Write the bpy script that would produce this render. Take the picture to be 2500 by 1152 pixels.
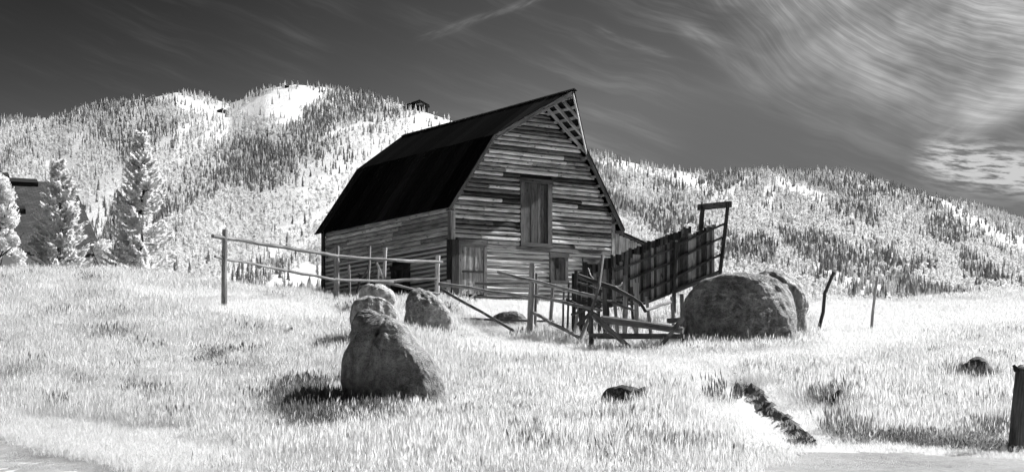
import bpy, math, random
import numpy as np
from mathutils import Vector

R = math.radians
random.seed(7)
rng = np.random.default_rng(11)
for o in list(bpy.data.objects):
    bpy.data.objects.remove(o)
scene = bpy.context.scene
COL = scene.collection

# ------------------------------------------------------------------ camera
EYE = 1.6
F, CX, HY = 4000.0, 1250.0, 860.0          # focal length, principal column and horizon row of the 2500 px wide photograph
cam_data = bpy.data.cameras.new('camera')
cam_data.sensor_width = 36.0
cam_data.lens = 36.0 * F / 2500.0
cam_data.shift_y = (HY - 576.0) / 2500.0
cam_data.clip_start = 0.5
cam_data.clip_end = 20000.0
cam = bpy.data.objects.new('camera', cam_data)
COL.objects.link(cam)
cam.location = (0, 0, EYE)
cam.rotation_euler = (R(90), 0, 0)
scene.camera = cam

# ------------------------------------------------------------------ light and exposure
SUN_AZ, SUN_EL = R(57), R(40)               # azimuth measured from +Y towards +X
sdir = Vector((math.sin(SUN_AZ) * math.cos(SUN_EL), math.cos(SUN_AZ) * math.cos(SUN_EL), math.sin(SUN_EL)))
sun_data = bpy.data.lights.new('sun', 'SUN')
sun_data.energy = 5.0
sun_data.angle = R(0.5)
sun_data.color = (1, 1, 1)                  # an infrared black and white photograph: no tint
sun = bpy.data.objects.new('sun', sun_data)
COL.objects.link(sun)
sun.rotation_euler = (-sdir).to_track_quat('-Z', 'Y').to_euler()
sun.location = (60, 60, 60)
vs = scene.view_settings
vs.view_transform = 'Standard'
vs.look = 'None'
vs.exposure = 0.95
vs.gamma = 1.0
vs.use_curve_mapping = False
scene.render.engine = 'CYCLES'
cy = scene.cycles
cy.max_bounces = 7
cy.diffuse_bounces = 5
cy.glossy_bounces = 2
cy.transmission_bounces = 5
cy.transparent_max_bounces = 4
cy.caustics_reflective = False
cy.caustics_refractive = False
cy.use_denoising = True
cy.use_adaptive_sampling = True
cy.adaptive_threshold = 0.035
cy.adaptive_min_samples = 16


# ------------------------------------------------------------------ node helpers
class E:
    """A socket in a node tree that can be combined with + - * / and a few functions."""
    def __init__(self, nt, s):
        self.nt, self.s = nt, s

    def _m(self, op, *args):
        n = self.nt.nodes.new('ShaderNodeMath')
        n.operation = op
        for i, a in enumerate(args):
            if isinstance(a, E):
                self.nt.links.new(a.s, n.inputs[i])
            else:
                n.inputs[i].default_value = float(a)
        return E(self.nt, n.outputs[0])
    def __add__(s, o): return s._m('ADD', s, o)
    def __radd__(s, o): return s._m('ADD', o, s)
    def __sub__(s, o): return s._m('SUBTRACT', s, o)
    def __rsub__(s, o): return s._m('SUBTRACT', o, s)
    def __mul__(s, o): return s._m('MULTIPLY', s, o)
    def __rmul__(s, o): return s._m('MULTIPLY', o, s)
    def __truediv__(s, o): return s._m('DIVIDE', s, o)
    def f(s, op, *a): return s._m(op, s, *a)
    def clamp(s): return s._m('MINIMUM', s._m('MAXIMUM', s, 0.0), 1.0)
    def step(s, a, b):
        n = s.nt.nodes.new('ShaderNodeMapRange')
        n.interpolation_type = 'SMOOTHSTEP'
        s.nt.links.new(s.s, n.inputs[0])
        n.inputs[1].default_value, n.inputs[2].default_value = a, b
        n.inputs[3].default_value, n.inputs[4].default_value = 0, 1
        return E(s.nt, n.outputs[0])
    def ramp(s, a, b, c, d):
        n = s.nt.nodes.new('ShaderNodeMapRange')
        s.nt.links.new(s.s, n.inputs[0])
        for i, v in enumerate((a, b, c, d)):
            n.inputs[i + 1].default_value = v
        return E(s.nt, n.outputs[0])


def comb(nt, x, y, z=0.0):
    n = nt.nodes.new('ShaderNodeCombineXYZ')
    for i, a in enumerate((x, y, z)):
        if isinstance(a, E):
            nt.links.new(a.s, n.inputs[i])
        else:
            n.inputs[i].default_value = float(a)
    return n.outputs[0]


def noise(nt, vec, scale=1.0, detail=3.0, rough=0.55, dist=0.0):
    n = nt.nodes.new('ShaderNodeTexNoise')
    nt.links.new(vec, n.inputs['Vector'])
    n.inputs['Scale'].default_value = scale
    n.inputs['Detail'].default_value = detail
    n.inputs['Roughness'].default_value = rough
    n.inputs['Distortion'].default_value = dist
    return E(nt, n.outputs[0])


def sep(nt, vec):
    n = nt.nodes.new('ShaderNodeSeparateXYZ')
    nt.links.new(vec, n.inputs[0])
    return [E(nt, n.outputs[i]) for i in range(3)]


# ------------------------------------------------------------------ sky
world = bpy.data.worlds.new('World')
scene.world = world
world.use_nodes = True
nt = world.node_tree
nt.nodes.clear()
w_out = nt.nodes.new('ShaderNodeOutputWorld')
w_bg = nt.nodes.new('ShaderNodeBackground')
nt.links.new(w_bg.outputs[0], w_out.inputs[0])
w_sky = nt.nodes.new('ShaderNodeTexSky')
w_sky.sky_type = 'NISHITA'
w_sky.sun_disc = False
w_sky.sun_elevation = SUN_EL
w_sky.sun_rotation = SUN_AZ
w_sky.altitude = 2000.0
w_sky.air_density = 1.0
w_sky.dust_density = 0.6
w_sky.ozone_density = 1.0
w_sep = nt.nodes.new('ShaderNodeSeparateColor')
nt.links.new(w_sky.outputs[0], w_sep.inputs[0])
sky_red = E(nt, w_sep.outputs[0])            # the film saw red and infrared only: the blue of the sky is dark
tc = nt.nodes.new('ShaderNodeTexCoord')
dx, dy, dz = sep(nt, tc.outputs['Generated'])
A = dx.f('ARCTAN2', dy)                      # bearing
El = dz.f('ARCSINE')                         # height
px = A * 4000.0 + 1250.0
py = 860.0 - El * 4000.0
w1 = noise(nt, comb(nt, px * 0.0035, py * 0.0035), 1.0, 2.0) - 0.5
w2 = noise(nt, comb(nt, px * 0.0035 + 31.0, py * 0.0035 + 7.0), 1.0, 2.0) - 0.5
f1 = noise(nt, comb(nt, px * 0.016, py * 0.022, 5.0), 1.0, 3.0) - 0.5
qx = px + w1 * 70.0
qy = py + w2 * 55.0 + f1 * 7.0
# cirrus fan sweeping round a point up to the right
rx, ry = qx - 2560.0, qy + 330.0
rad = (rx * rx * 0.80 + ry * ry * 1.25).f('SQRT')
ang = ry.f('ARCTAN2', rx)
fib = noise(nt, comb(nt, rad * 0.085, ang * 2.6), 1.0, 4.5, 0.68)
fib2 = noise(nt, comb(nt, rad * 0.014 + 9.0, ang * 1.9), 1.0, 4.0, 0.6)
patchy = noise(nt, comb(nt, px * 0.0042, py * 0.0060, 8.0), 1.0, 3.0)
edge = rad + (fib2 - 0.5) * 260.0
fan = edge.step(905, 700) * patchy.step(0.26, 0.66).ramp(0, 1, 0.25, 1)
cutl = (qy - 400.0 + (px - 2230.0) * 0.52).step(70, -10)
fan_m = fan * cutl * (fib.step(0.30, 0.84) * 0.68 + fib2.step(0.30, 0.74) * 0.46 + 0.22)
# wisps spread over the whole sky
wisp = noise(nt, comb(nt, (qx + qy * 1.6) * 0.0012, (qy - qx * 0.35) * 0.017), 1.0, 4.5, 0.66)
wisp_l = noise(nt, comb(nt, px * 0.0016 + 3.0, py * 0.0016), 1.0, 2.0)
wisp_m = wisp.step(0.42, 0.86) * wisp_l.step(0.34, 0.74) * px.ramp(200, 1500, 0.10, 0.32)


def streak(x0, y0, x1, y1, wdt, nscale, lo, hi):
    L = math.hypot(x1 - x0, y1 - y0)
    ux, uy = (x1 - x0) / L, (y1 - y0) / L
    u = ((px - x0) * ux + (py - y0) * uy) / L
    v = (qx - x0) * (-uy) * 0.5 + (px - x0) * (-uy) * 0.5 + (qy - y0) * ux * 0.5 + (py - y0) * ux * 0.5
    g = (v * v * (-1.0 / (wdt * wdt))).f('EXPONENT')
    n_ = noise(nt, comb(nt, u * L * nscale * 0.13, v * nscale * 0.8 + u * L * nscale * 0.06, 4.0), 1.0, 4.0, 0.6)
    return g * u.step(0, 0.18) * u.step(1.0, 0.75) * n_.step(lo, hi)


s1 = streak(2200, 395, 2680, 150, 30, 0.03, 0.2, 0.85)       # bright spine of the fan
s2 = streak(2190, 385, 2900, 545, 42, 0.10, 0.36, 0.66)      # broken patch above the right-hand hills
s3 = streak(1000, 112, 1480, -45, 9, 0.06, 0.3, 0.85) * 0.32    # thin trail over the barn
s4 = streak(1440, 72, 1660, 165, 9, 0.06, 0.3, 0.85) * 0.30
s5 = streak(1640, 60, 1900, 260, 22, 0.03, 0.25, 0.75) * 0.6
veil = px.step(300, 1500) * wisp_l.ramp(0.3, 0.7, 0.6, 1.2) * 0.06
cloud = (fan_m * 0.88 + wisp_m + veil + s1 * 0.35 + s2 * 2.0 + s3 + s4 + s5 * 0.5).clamp()
sky_ir = ((sky_red * 0.333).f('POWER', 3.5) * 0.50).f('MINIMUM', 0.66)     # contrast of infrared film
sky_val = sky_ir * (1.0 - cloud * 0.6) + cloud * 2.9
w_comb = nt.nodes.new('ShaderNodeCombineColor')
for i in range(3):
    nt.links.new(sky_val.s, w_comb.inputs[i])
nt.links.new(w_comb.outputs[0], w_bg.inputs['Color'])
w_bg.inputs['Strength'].default_value = 0.1
world.cycles.sampling_method = 'MANUAL'
world.cycles.sample_map_resolution = 256


# ------------------------------------------------------------------ materials
def new_mat(name):
    m = bpy.data.materials.new(name)
    m.use_nodes = True
    nt = m.node_tree
    nt.nodes.clear()
    out = nt.nodes.new('ShaderNodeOutputMaterial')
    return m, nt, out


def grey(nt, e):
    n = nt.nodes.new('ShaderNodeCombineColor')
    for i in range(3):
        nt.links.new(e.s, n.inputs[i])
    return n.outputs[0]


def principled(nt, out, val, rough=0.85, bump=None, bump_d=0.02, spec=0.3, metallic=0.0):
    b = nt.nodes.new('ShaderNodeBsdfPrincipled')
    nt.links.new(grey(nt, val), b.inputs['Base Color'])
    if isinstance(rough, E):
        nt.links.new(rough.s, b.inputs['Roughness'])
    else:
        b.inputs['Roughness'].default_value = rough
    b.inputs['Specular IOR Level'].default_value = spec
    b.inputs['Metallic'].default_value = metallic
    if bump is not None:
        bn = nt.nodes.new('ShaderNodeBump')
        bn.inputs['Distance'].default_value = bump_d
        bn.inputs['Strength'].default_value = 1.0
        nt.links.new(bump.s, bn.inputs['Height'])
        nt.links.new(bn.outputs[0], b.inputs['Normal'])
    nt.links.new(b.outputs[0], out.inputs[0])
    return b


def obj_info(nt):
    n = nt.nodes.new('ShaderNodeObjectInfo')
    s = nt.nodes.new('ShaderNodeSeparateColor')
    nt.links.new(n.outputs['Color'], s.inputs[0])
    return E(nt, n.outputs['Random']), E(nt, s.outputs[0])


def make_wood(name, rough=0.9, contrast=1.0, knots=True):
    """Weathered wood: grain runs along the first UV axis; the object's own colour sets its tone."""
    m, nt, out = new_mat(name)
    t = nt.nodes.new('ShaderNodeTexCoord')
    u, v, _ = sep(nt, t.outputs['UV'])
    rnd, tone = obj_info(nt)
    off = rnd * 57.0
    grain = noise(nt, comb(nt, u * 1.6 + off, v * 38.0, off), 1.0, 4.0, 0.65, 0.4)
    blot = noise(nt, comb(nt, u * 1.1 + off * 1.7, v * 5.0 + off, 0.0), 1.0, 4.0, 0.6)
    fine = noise(nt, comb(nt, u * 9.0, v * 90.0 + off, 2.0), 1.0, 2.0)
    val = tone * 1.25 * (0.25 + 1.55 * grain.step(0.28, 0.72) * 0.55 * contrast + blot.step(0.32, 0.70) * 0.62)
    val = val * fine.ramp(0.2, 0.8, 0.75, 1.2)
    crack = noise(nt, comb(nt, u * 0.9 + off, v * 60.0 + 11.0, off), 1.0, 2.0, 0.5, 0.2).step(0.66, 0.74)
    val = val * (1.0 - crack * 0.7)
    if knots:
        vor = nt.nodes.new('ShaderNodeTexVoronoi')
        nt.links.new(comb(nt, u * 2.3 + off, v * 7.0 + off, off), vor.inputs['Vector'])
        vor.inputs['Scale'].default_value = 1.0
        kn = E(nt, vor.outputs['Distance']).step(0.20, 0.10)
        val = val * (1.0 - kn * 0.75)
    principled(nt, out, val.f('MINIMUM', 0.85), rough, grain + fine * 0.3, 0.012, 0.2)
    return m


WOOD = make_wood('weathered_wood')
POST = make_wood('fence_wood', contrast=0.8, knots=False)


def make_simple(name, base, var, scale, rough=0.9, bump=0.01, detail=5.0, coord='Object', metallic=0.0, spec=0.3):
    m, nt, out = new_mat(name)
    t = nt.nodes.new('ShaderNodeTexCoord')
    n1 = noise(nt, t.outputs[coord], scale, detail, 0.65)
    n2 = noise(nt, t.outputs[coord], scale * 6.3, 3.0, 0.6)
    val = base + (n1 - 0.5) * (2 * var) + (n2 - 0.5) * var
    principled(nt, out, val.f('MAXIMUM', 0.01), rough, n1 + n2 * 0.4, bump, spec, metallic)
    return m


CHINK = make_simple('chinking_mortar', 0.86, 0.06, 5.0, 0.95, 0.01)
DARK = make_simple('dark_interior', 0.012, 0.004, 3.0)
IRON = make_simple('rusty_iron', 0.06, 0.03, 9.0, 0.7, 0.004, metallic=0.3)
BONE = make_simple('bleached_horn', 0.82, 0.06, 9.0, 0.6, 0.002)

# barn roof: dark painted metal
m, nt, out = new_mat('roof_metal')
t = nt.nodes.new('ShaderNodeTexCoord')
u, v, _ = sep(nt, t.outputs['UV'])
rnd, tone = obj_info(nt)
st = noise(nt, comb(nt, u * 0.7 + rnd * 33.0, v * 9.0, rnd * 9.0), 1.0, 4.0, 0.6)
val = tone * (0.5 + st * 0.9)
principled(nt, out, val, 0.85, st, 0.004, 0.02, 0.0)
ROOF = m

# stone with lichen
m, nt, out = new_mat('granite')
t = nt.nodes.new('ShaderNodeTexCoord')
rnd, tone = obj_info(nt)
P = t.outputs['Object']
big = noise(nt, P, 1.3, 5.0, 0.65, 0.6)
mid = noise(nt, P, 5.5, 6.0, 0.7)
fin = noise(nt, P, 34.0, 4.0, 0.7)
sx, sy, sz = sep(nt, P)
runs = noise(nt, comb(nt, sx * 5.0, sy * 5.0, sz * 0.7), 1.0, 4.0, 0.6)
val = tone * (0.25 + big.step(0.3, 0.7) * 0.55 + mid.step(0.38, 0.66) * 0.6 + fin.step(0.35, 0.7) * 0.5)
val = val * runs.ramp(0.3, 0.7, 0.72, 1.2)
lich = (noise(nt, P, 3.1, 5.0, 0.7, 0.4) * 0.6 + mid * 0.4).step(0.60, 0.68)
val = val * (1.0 - lich * 0.68)
pale = noise(nt, P, 7.7, 5.0, 0.75, 0.3).step(0.64, 0.72)
val = val + pale * 0.16
principled(nt, out, val.f('MINIMUM', 0.8), 0.92, big * 2.0 + mid * 1.4 + fin * 0.4, 0.09, 0.2)
STONE = m


def make_leaf(name, lo, hi, transl=0.45, rough=0.7):
    m, nt, out = new_mat(name)
    rnd, tone = obj_info(nt)
    g = nt.nodes.new('ShaderNodeNewGeometry')
    isl = E(nt, g.outputs['Random Per Island'])
    val = rnd.ramp(0, 1, lo, hi) * isl.ramp(0, 1, 0.78, 1.12)
    c = grey(nt, val.f('MINIMUM', 0.88))
    d = nt.nodes.new('ShaderNodeBsdfDiffuse')
    tr = nt.nodes.new('ShaderNodeBsdfTranslucent')
    mx = nt.nodes.new('ShaderNodeMixShader')
    mx.inputs[0].default_value = transl
    nt.links.new(c, d.inputs[0])
    nt.links.new(c, tr.inputs[0])
    nt.links.new(d.outputs[0], mx.inputs[1])
    nt.links.new(tr.outputs[0], mx.inputs[2])
    nt.links.new(mx.outputs[0], out.inputs[0])
    return m


GRASS = make_leaf('infrared_grass', 0.58, 0.88, 0.6)
GREEN = make_leaf('infrared_short_grass', 0.78, 0.92, 0.55)
WEED = make_leaf('dry_weeds', 0.12, 0.36, 0.35)
NEEDLE = make_leaf('infrared_needles', 0.88, 0.93, 0.58)
CONIF = make_leaf('hillside_needles', 0.60, 0.88, 0.5)
CONIF_SHADE = make_leaf('shaded_hillside_needles', 0.22, 0.46, 0.40)  # darker copy of the conifer needles: shadow among dense trees put into colour
ASPEN = make_leaf('hillside_leaves', 0.76, 0.90, 0.55)
BARK = make_simple('dark_bark', 0.055, 0.03, 12.0)

# meadow soil, dirt road, hills
m, nt, out = new_mat('meadow_soil')
t = nt.nodes.new('ShaderNodeTexCoord')
P = t.outputs['Object']
n1 = noise(nt, P, 0.35, 5.0, 0.6)
n2 = noise(nt, P, 3.0, 6.0, 0.7)
n3 = noise(nt, P, 22.0, 4.0, 0.7)
val = 0.66 + (n1 - 0.5) * 0.25 + (n2 - 0.5) * 0.30 + (n3 - 0.5) * 0.35
principled(nt, out, val.clamp(), 0.95, n2 + n3 * 0.5, 0.06, 0.1)
SOIL = m
m, nt, out = new_mat('packed_dirt')
t = nt.nodes.new('ShaderNodeTexCoord')
P = t.outputs['Object']
n1 = noise(nt, P, 0.6, 5.0, 0.6)
n2 = noise(nt, P, 5.0, 6.0, 0.7)
n3 = noise(nt, P, 40.0, 4.0, 0.7)
val = 0.42 + (n1 - 0.5) * 0.3 + (n2 - 0.5) * 0.35 + (n3 - 0.5) * 0.45
principled(nt, out, val.clamp(), 0.95, n2 + n3 * 0.6, 0.05, 0.1)
DIRT = m
m, nt, out = new_mat('hillside_ground')
t = nt.nodes.new('ShaderNodeTexCoord')
P = t.outputs['Object']
at = nt.nodes.new('ShaderNodeAttribute')
at.attribute_name = 'open'
opn = E(nt, at.outputs['Fac'])
n1 = noise(nt, P, 0.012, 6.0, 0.65)
n2 = noise(nt, P, 0.11, 6.0, 0.7)
val = opn.ramp(0, 1, 0.46, 0.80) + (n1 - 0.5) * 0.25 + (n2 - 0.5) * 0.30 * opn.ramp(0, 1, 1, 0.5)
principled(nt, out, val.clamp(), 0.95, n2, 3.0, 0.05)
HILL = m
m, nt, out = new_mat('roof_shingles')
t = nt.nodes.new('ShaderNodeTexCoord')
br = nt.nodes.new('ShaderNodeTexBrick')
u, v, _ = sep(nt, t.outputs['UV'])
nt.links.new(comb(nt, u, v), br.inputs['Vector'])
br.inputs['Scale'].default_value = 1.0
br.inputs['Brick Width'].default_value = 0.42
br.inputs['Row Height'].default_value = 0.2
br.inputs['Mortar Size'].default_value = 0.02
for k, c in (('Color1', 0.035), ('Color2', 0.075), ('Mortar', 0.015)):
    br.inputs[k].default_value = (c, c, c, 1)
bs = nt.nodes.new('ShaderNodeSeparateColor')
nt.links.new(br.outputs[0], bs.inputs[0])
n2 = noise(nt, t.outputs['UV'], 1.5, 4.0)
principled(nt, out, E(nt, bs.outputs[0]) * n2.ramp(0.3, 0.7, 0.75, 1.25), 0.9, E(nt, bs.outputs[0]), 0.02)
SHINGLE = m


# ------------------------------------------------------------------ mesh helpers
class MB:
    def __init__(self):
        self.v, self.f, self.uv = [], [], []

    def face(self, idx, uvs=None):
        self.f.append(tuple(idx))
        self.uv.extend(uvs if uvs else [(0.0, 0.0)] * len(idx))

    def build(self, name, mat, parent=None, tone=None, smooth=False, loc=None):
        me = bpy.data.meshes.new(name)
        base = Vector(loc) if loc is not None else (parent_world(parent) if parent else Vector((0, 0, 0)))
        me.from_pydata([tuple(Vector(p) - base) for p in self.v], [], self.f)
        lay = me.uv_layers.new(name='UVMap')
        lay.data.foreach_set('uv', [c for p in self.uv for c in p])
        if smooth:
            me.polygons.foreach_set('use_smooth', [True] * len(me.polygons))
        me.materials.append(mat)
        me.update()
        o = bpy.data.objects.new(name, me)
        COL.objects.link(o)
        if parent:
            o.parent = parent
        else:
            o.location = base
        if tone is not None:
            o.color = (tone, tone, tone, 1)
        return o


def parent_world(p):
    v = Vector((0, 0, 0))
    while p:
        v = v + p.location
        p = p.parent
    return v


def tag(o, label=None, cat=None, group=None, kind=None):
    if label: o['label'] = label
    if cat: o['category'] = cat
    if group: o['group'] = group
    if kind: o['kind'] = kind
    return o


def empty(name, loc, label, cat, group=None):
    o = bpy.data.objects.new(name, None)
    COL.objects.link(o)
    o.location = loc
    o.empty_display_size = 0.2
    return tag(o, label, cat, group)


RECT = lambda a, b: [(-a / 2, -b / 2), (a / 2, -b / 2), (a / 2, b / 2), (-a / 2, b / 2)]
def ROUND(r, n=8, j=0.0):
    ph = random.random() * 6.28
    return [(math.cos(6.2832 * i / n + ph) * r * (1 + random.uniform(-j, j)), math.sin(6.2832 * i / n + ph) * r * (1 + random.uniform(-j, j))) for i in range(n)]


def sweep(mb, path, section, up=(0, 0, 1), scales=None, wob=0.0, cap=True):
    """Extrude a cross-section along a path; UV u runs along it in metres."""
    path = [Vector(p) for p in path]
    up = Vector(up)
    n = len(section)
    start = len(mb.v)
    us, u = [], 0.0
    uo = random.random() * 20
    per = [0.0]
    for i in range(n):
        a, b = section[i], section[(i + 1) % n]
        per.append(per[-1] + math.hypot(a[0] - b[0], a[1] - b[1]))
    for i, p in enumerate(path):
        if i: u += (p - path[i - 1]).length
        us.append(u + uo)
        t = (path[min(i + 1, len(path) - 1)] - path[max(i - 1, 0)]).normalized()
        side = t.cross(up)
        if side.length < 1e-4:
            side = t.cross(Vector((0, 1, 0)))
        side.normalize()
        nor = side.cross(t).normalized()
        s = scales[i] if scales else 1.0
        c = p + (side * random.uniform(-wob, wob) + nor * random.uniform(-wob, wob) if wob and 0 < i < len(path) - 1 else Vector((0, 0, 0)))
        for a, b in section:
            mb.v.append(c + side * a * s + nor * b * s)
    for i in range(len(path) - 1):
        for k in range(n):
            k2 = (k + 1) % n
            a, b = start + i * n + k, start + i * n + k2
            mb.face((a, b, b + n, a + n), [(us[i], per[k]), (us[i], per[k + 1]), (us[i + 1], per[k + 1]), (us[i + 1], per[k])])
    if cap:
        e = start + (len(path) - 1) * n
        mb.face([start + k for k in range(n)][::-1], [(uo + section[k][0], section[k][1]) for k in range(n)][::-1])
        mb.face([e + k for k in range(n)], [(uo + section[k][0], section[k][1]) for k in range(n)])


def lerp(a, b, t):
    return a + (b - a) * t


def line(p, q, n):
    p, q = Vector(p), Vector(q)
    return [p.lerp(q, i / (n - 1)) for i in range(n)]


def at(x, y, d):
    """World point seen at photograph pixel (x, y) at distance d in front of the camera."""
    return Vector(((x - CX) / F * d, d, EYE + (HY - y) / F * d))


# smooth lattice noise for numpy arrays
_G = rng.random((64, 256, 256))
def vnoise(x, y, seed=0):
    x, y = np.asarray(x, float), np.asarray(y, float)
    xi, yi = np.floor(x).astype(int), np.floor(y).astype(int)
    fx, fy = x - xi, y - yi
    fx, fy = fx * fx * (3 - 2 * fx), fy * fy * (3 - 2 * fy)
    g = _G[seed % 64]
    a, b = g[xi % 256, yi % 256], g[(xi + 1) % 256, yi % 256]
    c, d = g[xi % 256, (yi + 1) % 256], g[(xi + 1) % 256, (yi + 1) % 256]
    return (a * (1 - fx) + b * fx) * (1 - fy) + (c * (1 - fx) + d * fx) * fy - 0.5


def fbm(x, y, seed=0, octv=4):
    s, a = 0.0, 1.0
    for i in range(octv):
        s = s + a * vnoise(x * 2 ** i, y * 2 ** i, seed + i)
        a *= 0.5
    return s


def inpoly(x, y, poly):
    x, y = np.asarray(x, float), np.asarray(y, float)
    r = np.zeros(np.broadcast(x, y).shape, bool)
    n = len(poly)
    for i in range(n):
        (x0, y0), (x1, y1) = poly[i], poly[(i + 1) % n]
        if y0 == y1: continue
        c = ((y0 > y) != (y1 > y)) & (x < (x1 - x0) * (y - y0) / (y1 - y0) + x0)
        r ^= c
    return r


def polydist(x, y, pts):
    """Signed offset and distance from a polyline (positive offset: to its right)."""
    best = np.full(np.shape(x), 1e9)
    sgn = np.zeros(np.shape(x))
    for (x0, y0), (x1, y1) in zip(pts[:-1], pts[1:]):
        dx_, dy_ = x1 - x0, y1 - y0
        L2 = dx_ * dx_ + dy_ * dy_
        t = np.clip(((x - x0) * dx_ + (y - y0) * dy_) / L2, 0, 1)
        ex, ey = x - (x0 + t * dx_), y - (y0 + t * dy_)
        d = np.hypot(ex, ey)
        m_ = d < best
        best = np.where(m_, d, best)
        sgn = np.where(m_, np.sign(ex * dy_ - ey * dx_), sgn)
    return best, sgn * best


# ------------------------------------------------------------------ the meadow
CTRL = [(0, 1085, 28.6), (300, 1060, 29), (350, 1150, 22.2), (700, 1150, 22.2), (1250, 1152, 22), (1800, 1130, 23.7), (2200, 1110, 25),
        (2470, 1098, 25.8), (960, 990, 31.5), (690, 1035, 28.6), (350, 900, 38), (100, 900, 38), (0, 660, 60), (250, 652, 60), (480, 668, 59),
        (548, 724, 50.5), (650, 708, 60), (822, 728, 56.5), (780, 715, 62), (1068, 732, 60.5), (1103, 724, 66), (1495, 734, 71.9),
        (1298, 812, 50), (1250, 880, 40), (1125, 838, 46), (900, 780, 42), (600, 840, 42), (1430, 838, 44.5), (1620, 850, 43.5),
        (1800, 834, 45), (1990, 795, 52), (2125, 800, 52), (2050, 748, 85), (2300, 742, 84), (1990, 772, 64), (2200, 768, 64), (2380, 755, 64), (2500, 705, 76), (2500, 770, 56), (2250, 790, 54),
        (2385, 912, 36), (2055, 985, 31), (1520, 975, 31.5), (1800, 925, 35), (1620, 775, 54), (1250, 745, 58), (2490, 900, 36)]
cp = np.array([[at(*c).x, at(*c).y, at(*c).z] for c in CTRL])
extra = np.array([[0, 0, 0], [-20, 0, 0], [20, 0, 0], [0, 12, 0], [-12, 14, .1], [12, 14, 0], [-30, 25, .6], [30, 25, .4], [-40, 45, 3.2], [40, 50, 3.4],
                  [-45, 70, 5], [45, 80, 5], [0, 90, 4.0], [-25, 90, 4.3], [-12, 95, 3.7], [0, 125, 3.2], [-45, 125, 3.6], [45, 125, 4.0],
                  [-70, 60, 5], [70, 70, 5.5], [-70, 0, 0], [70, 0, 0], [0, -25, 0], [-60, -25, 0], [60, -25, 0],
                  [-6.7, 73, 3.55], [5, 78, 3.95]])
cp[:, 2] -= np.interp(cp[:, 1], [24, 30, 46, 58], [0, .14, .14, .26])      # the pixels above are grass tops
cp = np.vstack([cp, extra])


def _phi(r):
    return np.where(r > 1e-9, r * r * np.log(r + 1e-12), 0.0)


_d = np.hypot(cp[:, None, 0] - cp[None, :, 0], cp[:, None, 1] - cp[None, :, 1])
_n = len(cp)
_K = np.zeros((_n + 3, _n + 3))
_K[:_n, :_n] = _phi(_d) + np.eye(_n) * 6.0
_K[:_n, _n:] = np.c_[np.ones(_n), cp[:, :2]]
_K[_n:, :_n] = _K[:_n, _n:].T
_W = np.linalg.solve(_K, np.r_[cp[:, 2], 0, 0, 0])


def ground0(x, y):
    x, y = np.asarray(x, float), np.asarray(y, float)
    s = _W[_n] + _W[_n + 1] * x + _W[_n + 2] * y
    for i in range(_n):
        s = s + _W[i] * _phi(np.hypot(x - cp[i, 0], y - cp[i, 1]))
    return s


def hit(x, y, fn):
    """World point where the view ray through photograph pixel (x, y) meets the meadow."""
    d = np.arange(16.0, 120.0, 0.1)
    X, Z = (x - CX) / F * d, EYE + (HY - y) / F * d
    g = fn(X, d)
    k = np.argmax(Z < g) if (Z < g).any() else len(d) - 1
    return Vector((X[k], d[k], g[k]))


ROAD_EDGE = [(-40, 52), (-22, 38)] + [tuple(hit(x, y, ground0)[:2]) for x, y in ((5, 1076), (120, 1098), (240, 1122), (345, 1149))] + [(-3.5, 19.5), (0, 18), (2.6, 19.5)] + \
    [tuple(hit(x, y, ground0)[:2]) for x, y in ((1790, 1149), (1960, 1118), (2200, 1112), (2480, 1110))] + [(16, 28), (40, 36)]
def road_y(x):
    return np.interp(x, [p[0] for p in ROAD_EDGE], [p[1] for p in ROAD_EDGE])


TRAIL = [tuple(hit(x, y, ground0)[:2]) for x, y in ((1985, 1100), (1930, 1062), (1880, 1015), (1862, 985), (1835, 955), (1790, 925), (1700, 896), (1560, 884), (1400, 872))]


def ground(x, y):
    x, y = np.asarray(x, float), np.asarray(y, float)
    z = ground0(x, y)
    z = z + 0.16 * fbm(x * 0.22, y * 0.22, 3, 3) + 0.07 * fbm(x * 0.9, y * 0.9, 9, 2)
    d, s = polydist(x, y, TRAIL)
    rut = np.where(s > 0, np.clip(1 - d / 0.14, 0, 1), np.clip(1 - d / 0.7, 0, 1))
    fade = np.clip((38 - y) / 6, 0, 1)
    z = z - 0.17 * fade * rut * (1 + 1.0 * fbm(x * 1.5, y * 1.5, 20, 2))
    ry_ = road_y(x)
    k = np.clip((ry_ - y) / 0.8, 0, 1)
    z = z - 0.04 * k
    wheel = 0.05 * np.exp(-(((ry_ - y) - 1.6) / 0.35) ** 2) + 0.06 * np.exp(-(((ry_ - y) - 3.4) / 0.35) ** 2)
    return z - wheel


def gz(x, y):
    return float(ground(np.array([x]), np.array([y]))[0])


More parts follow.
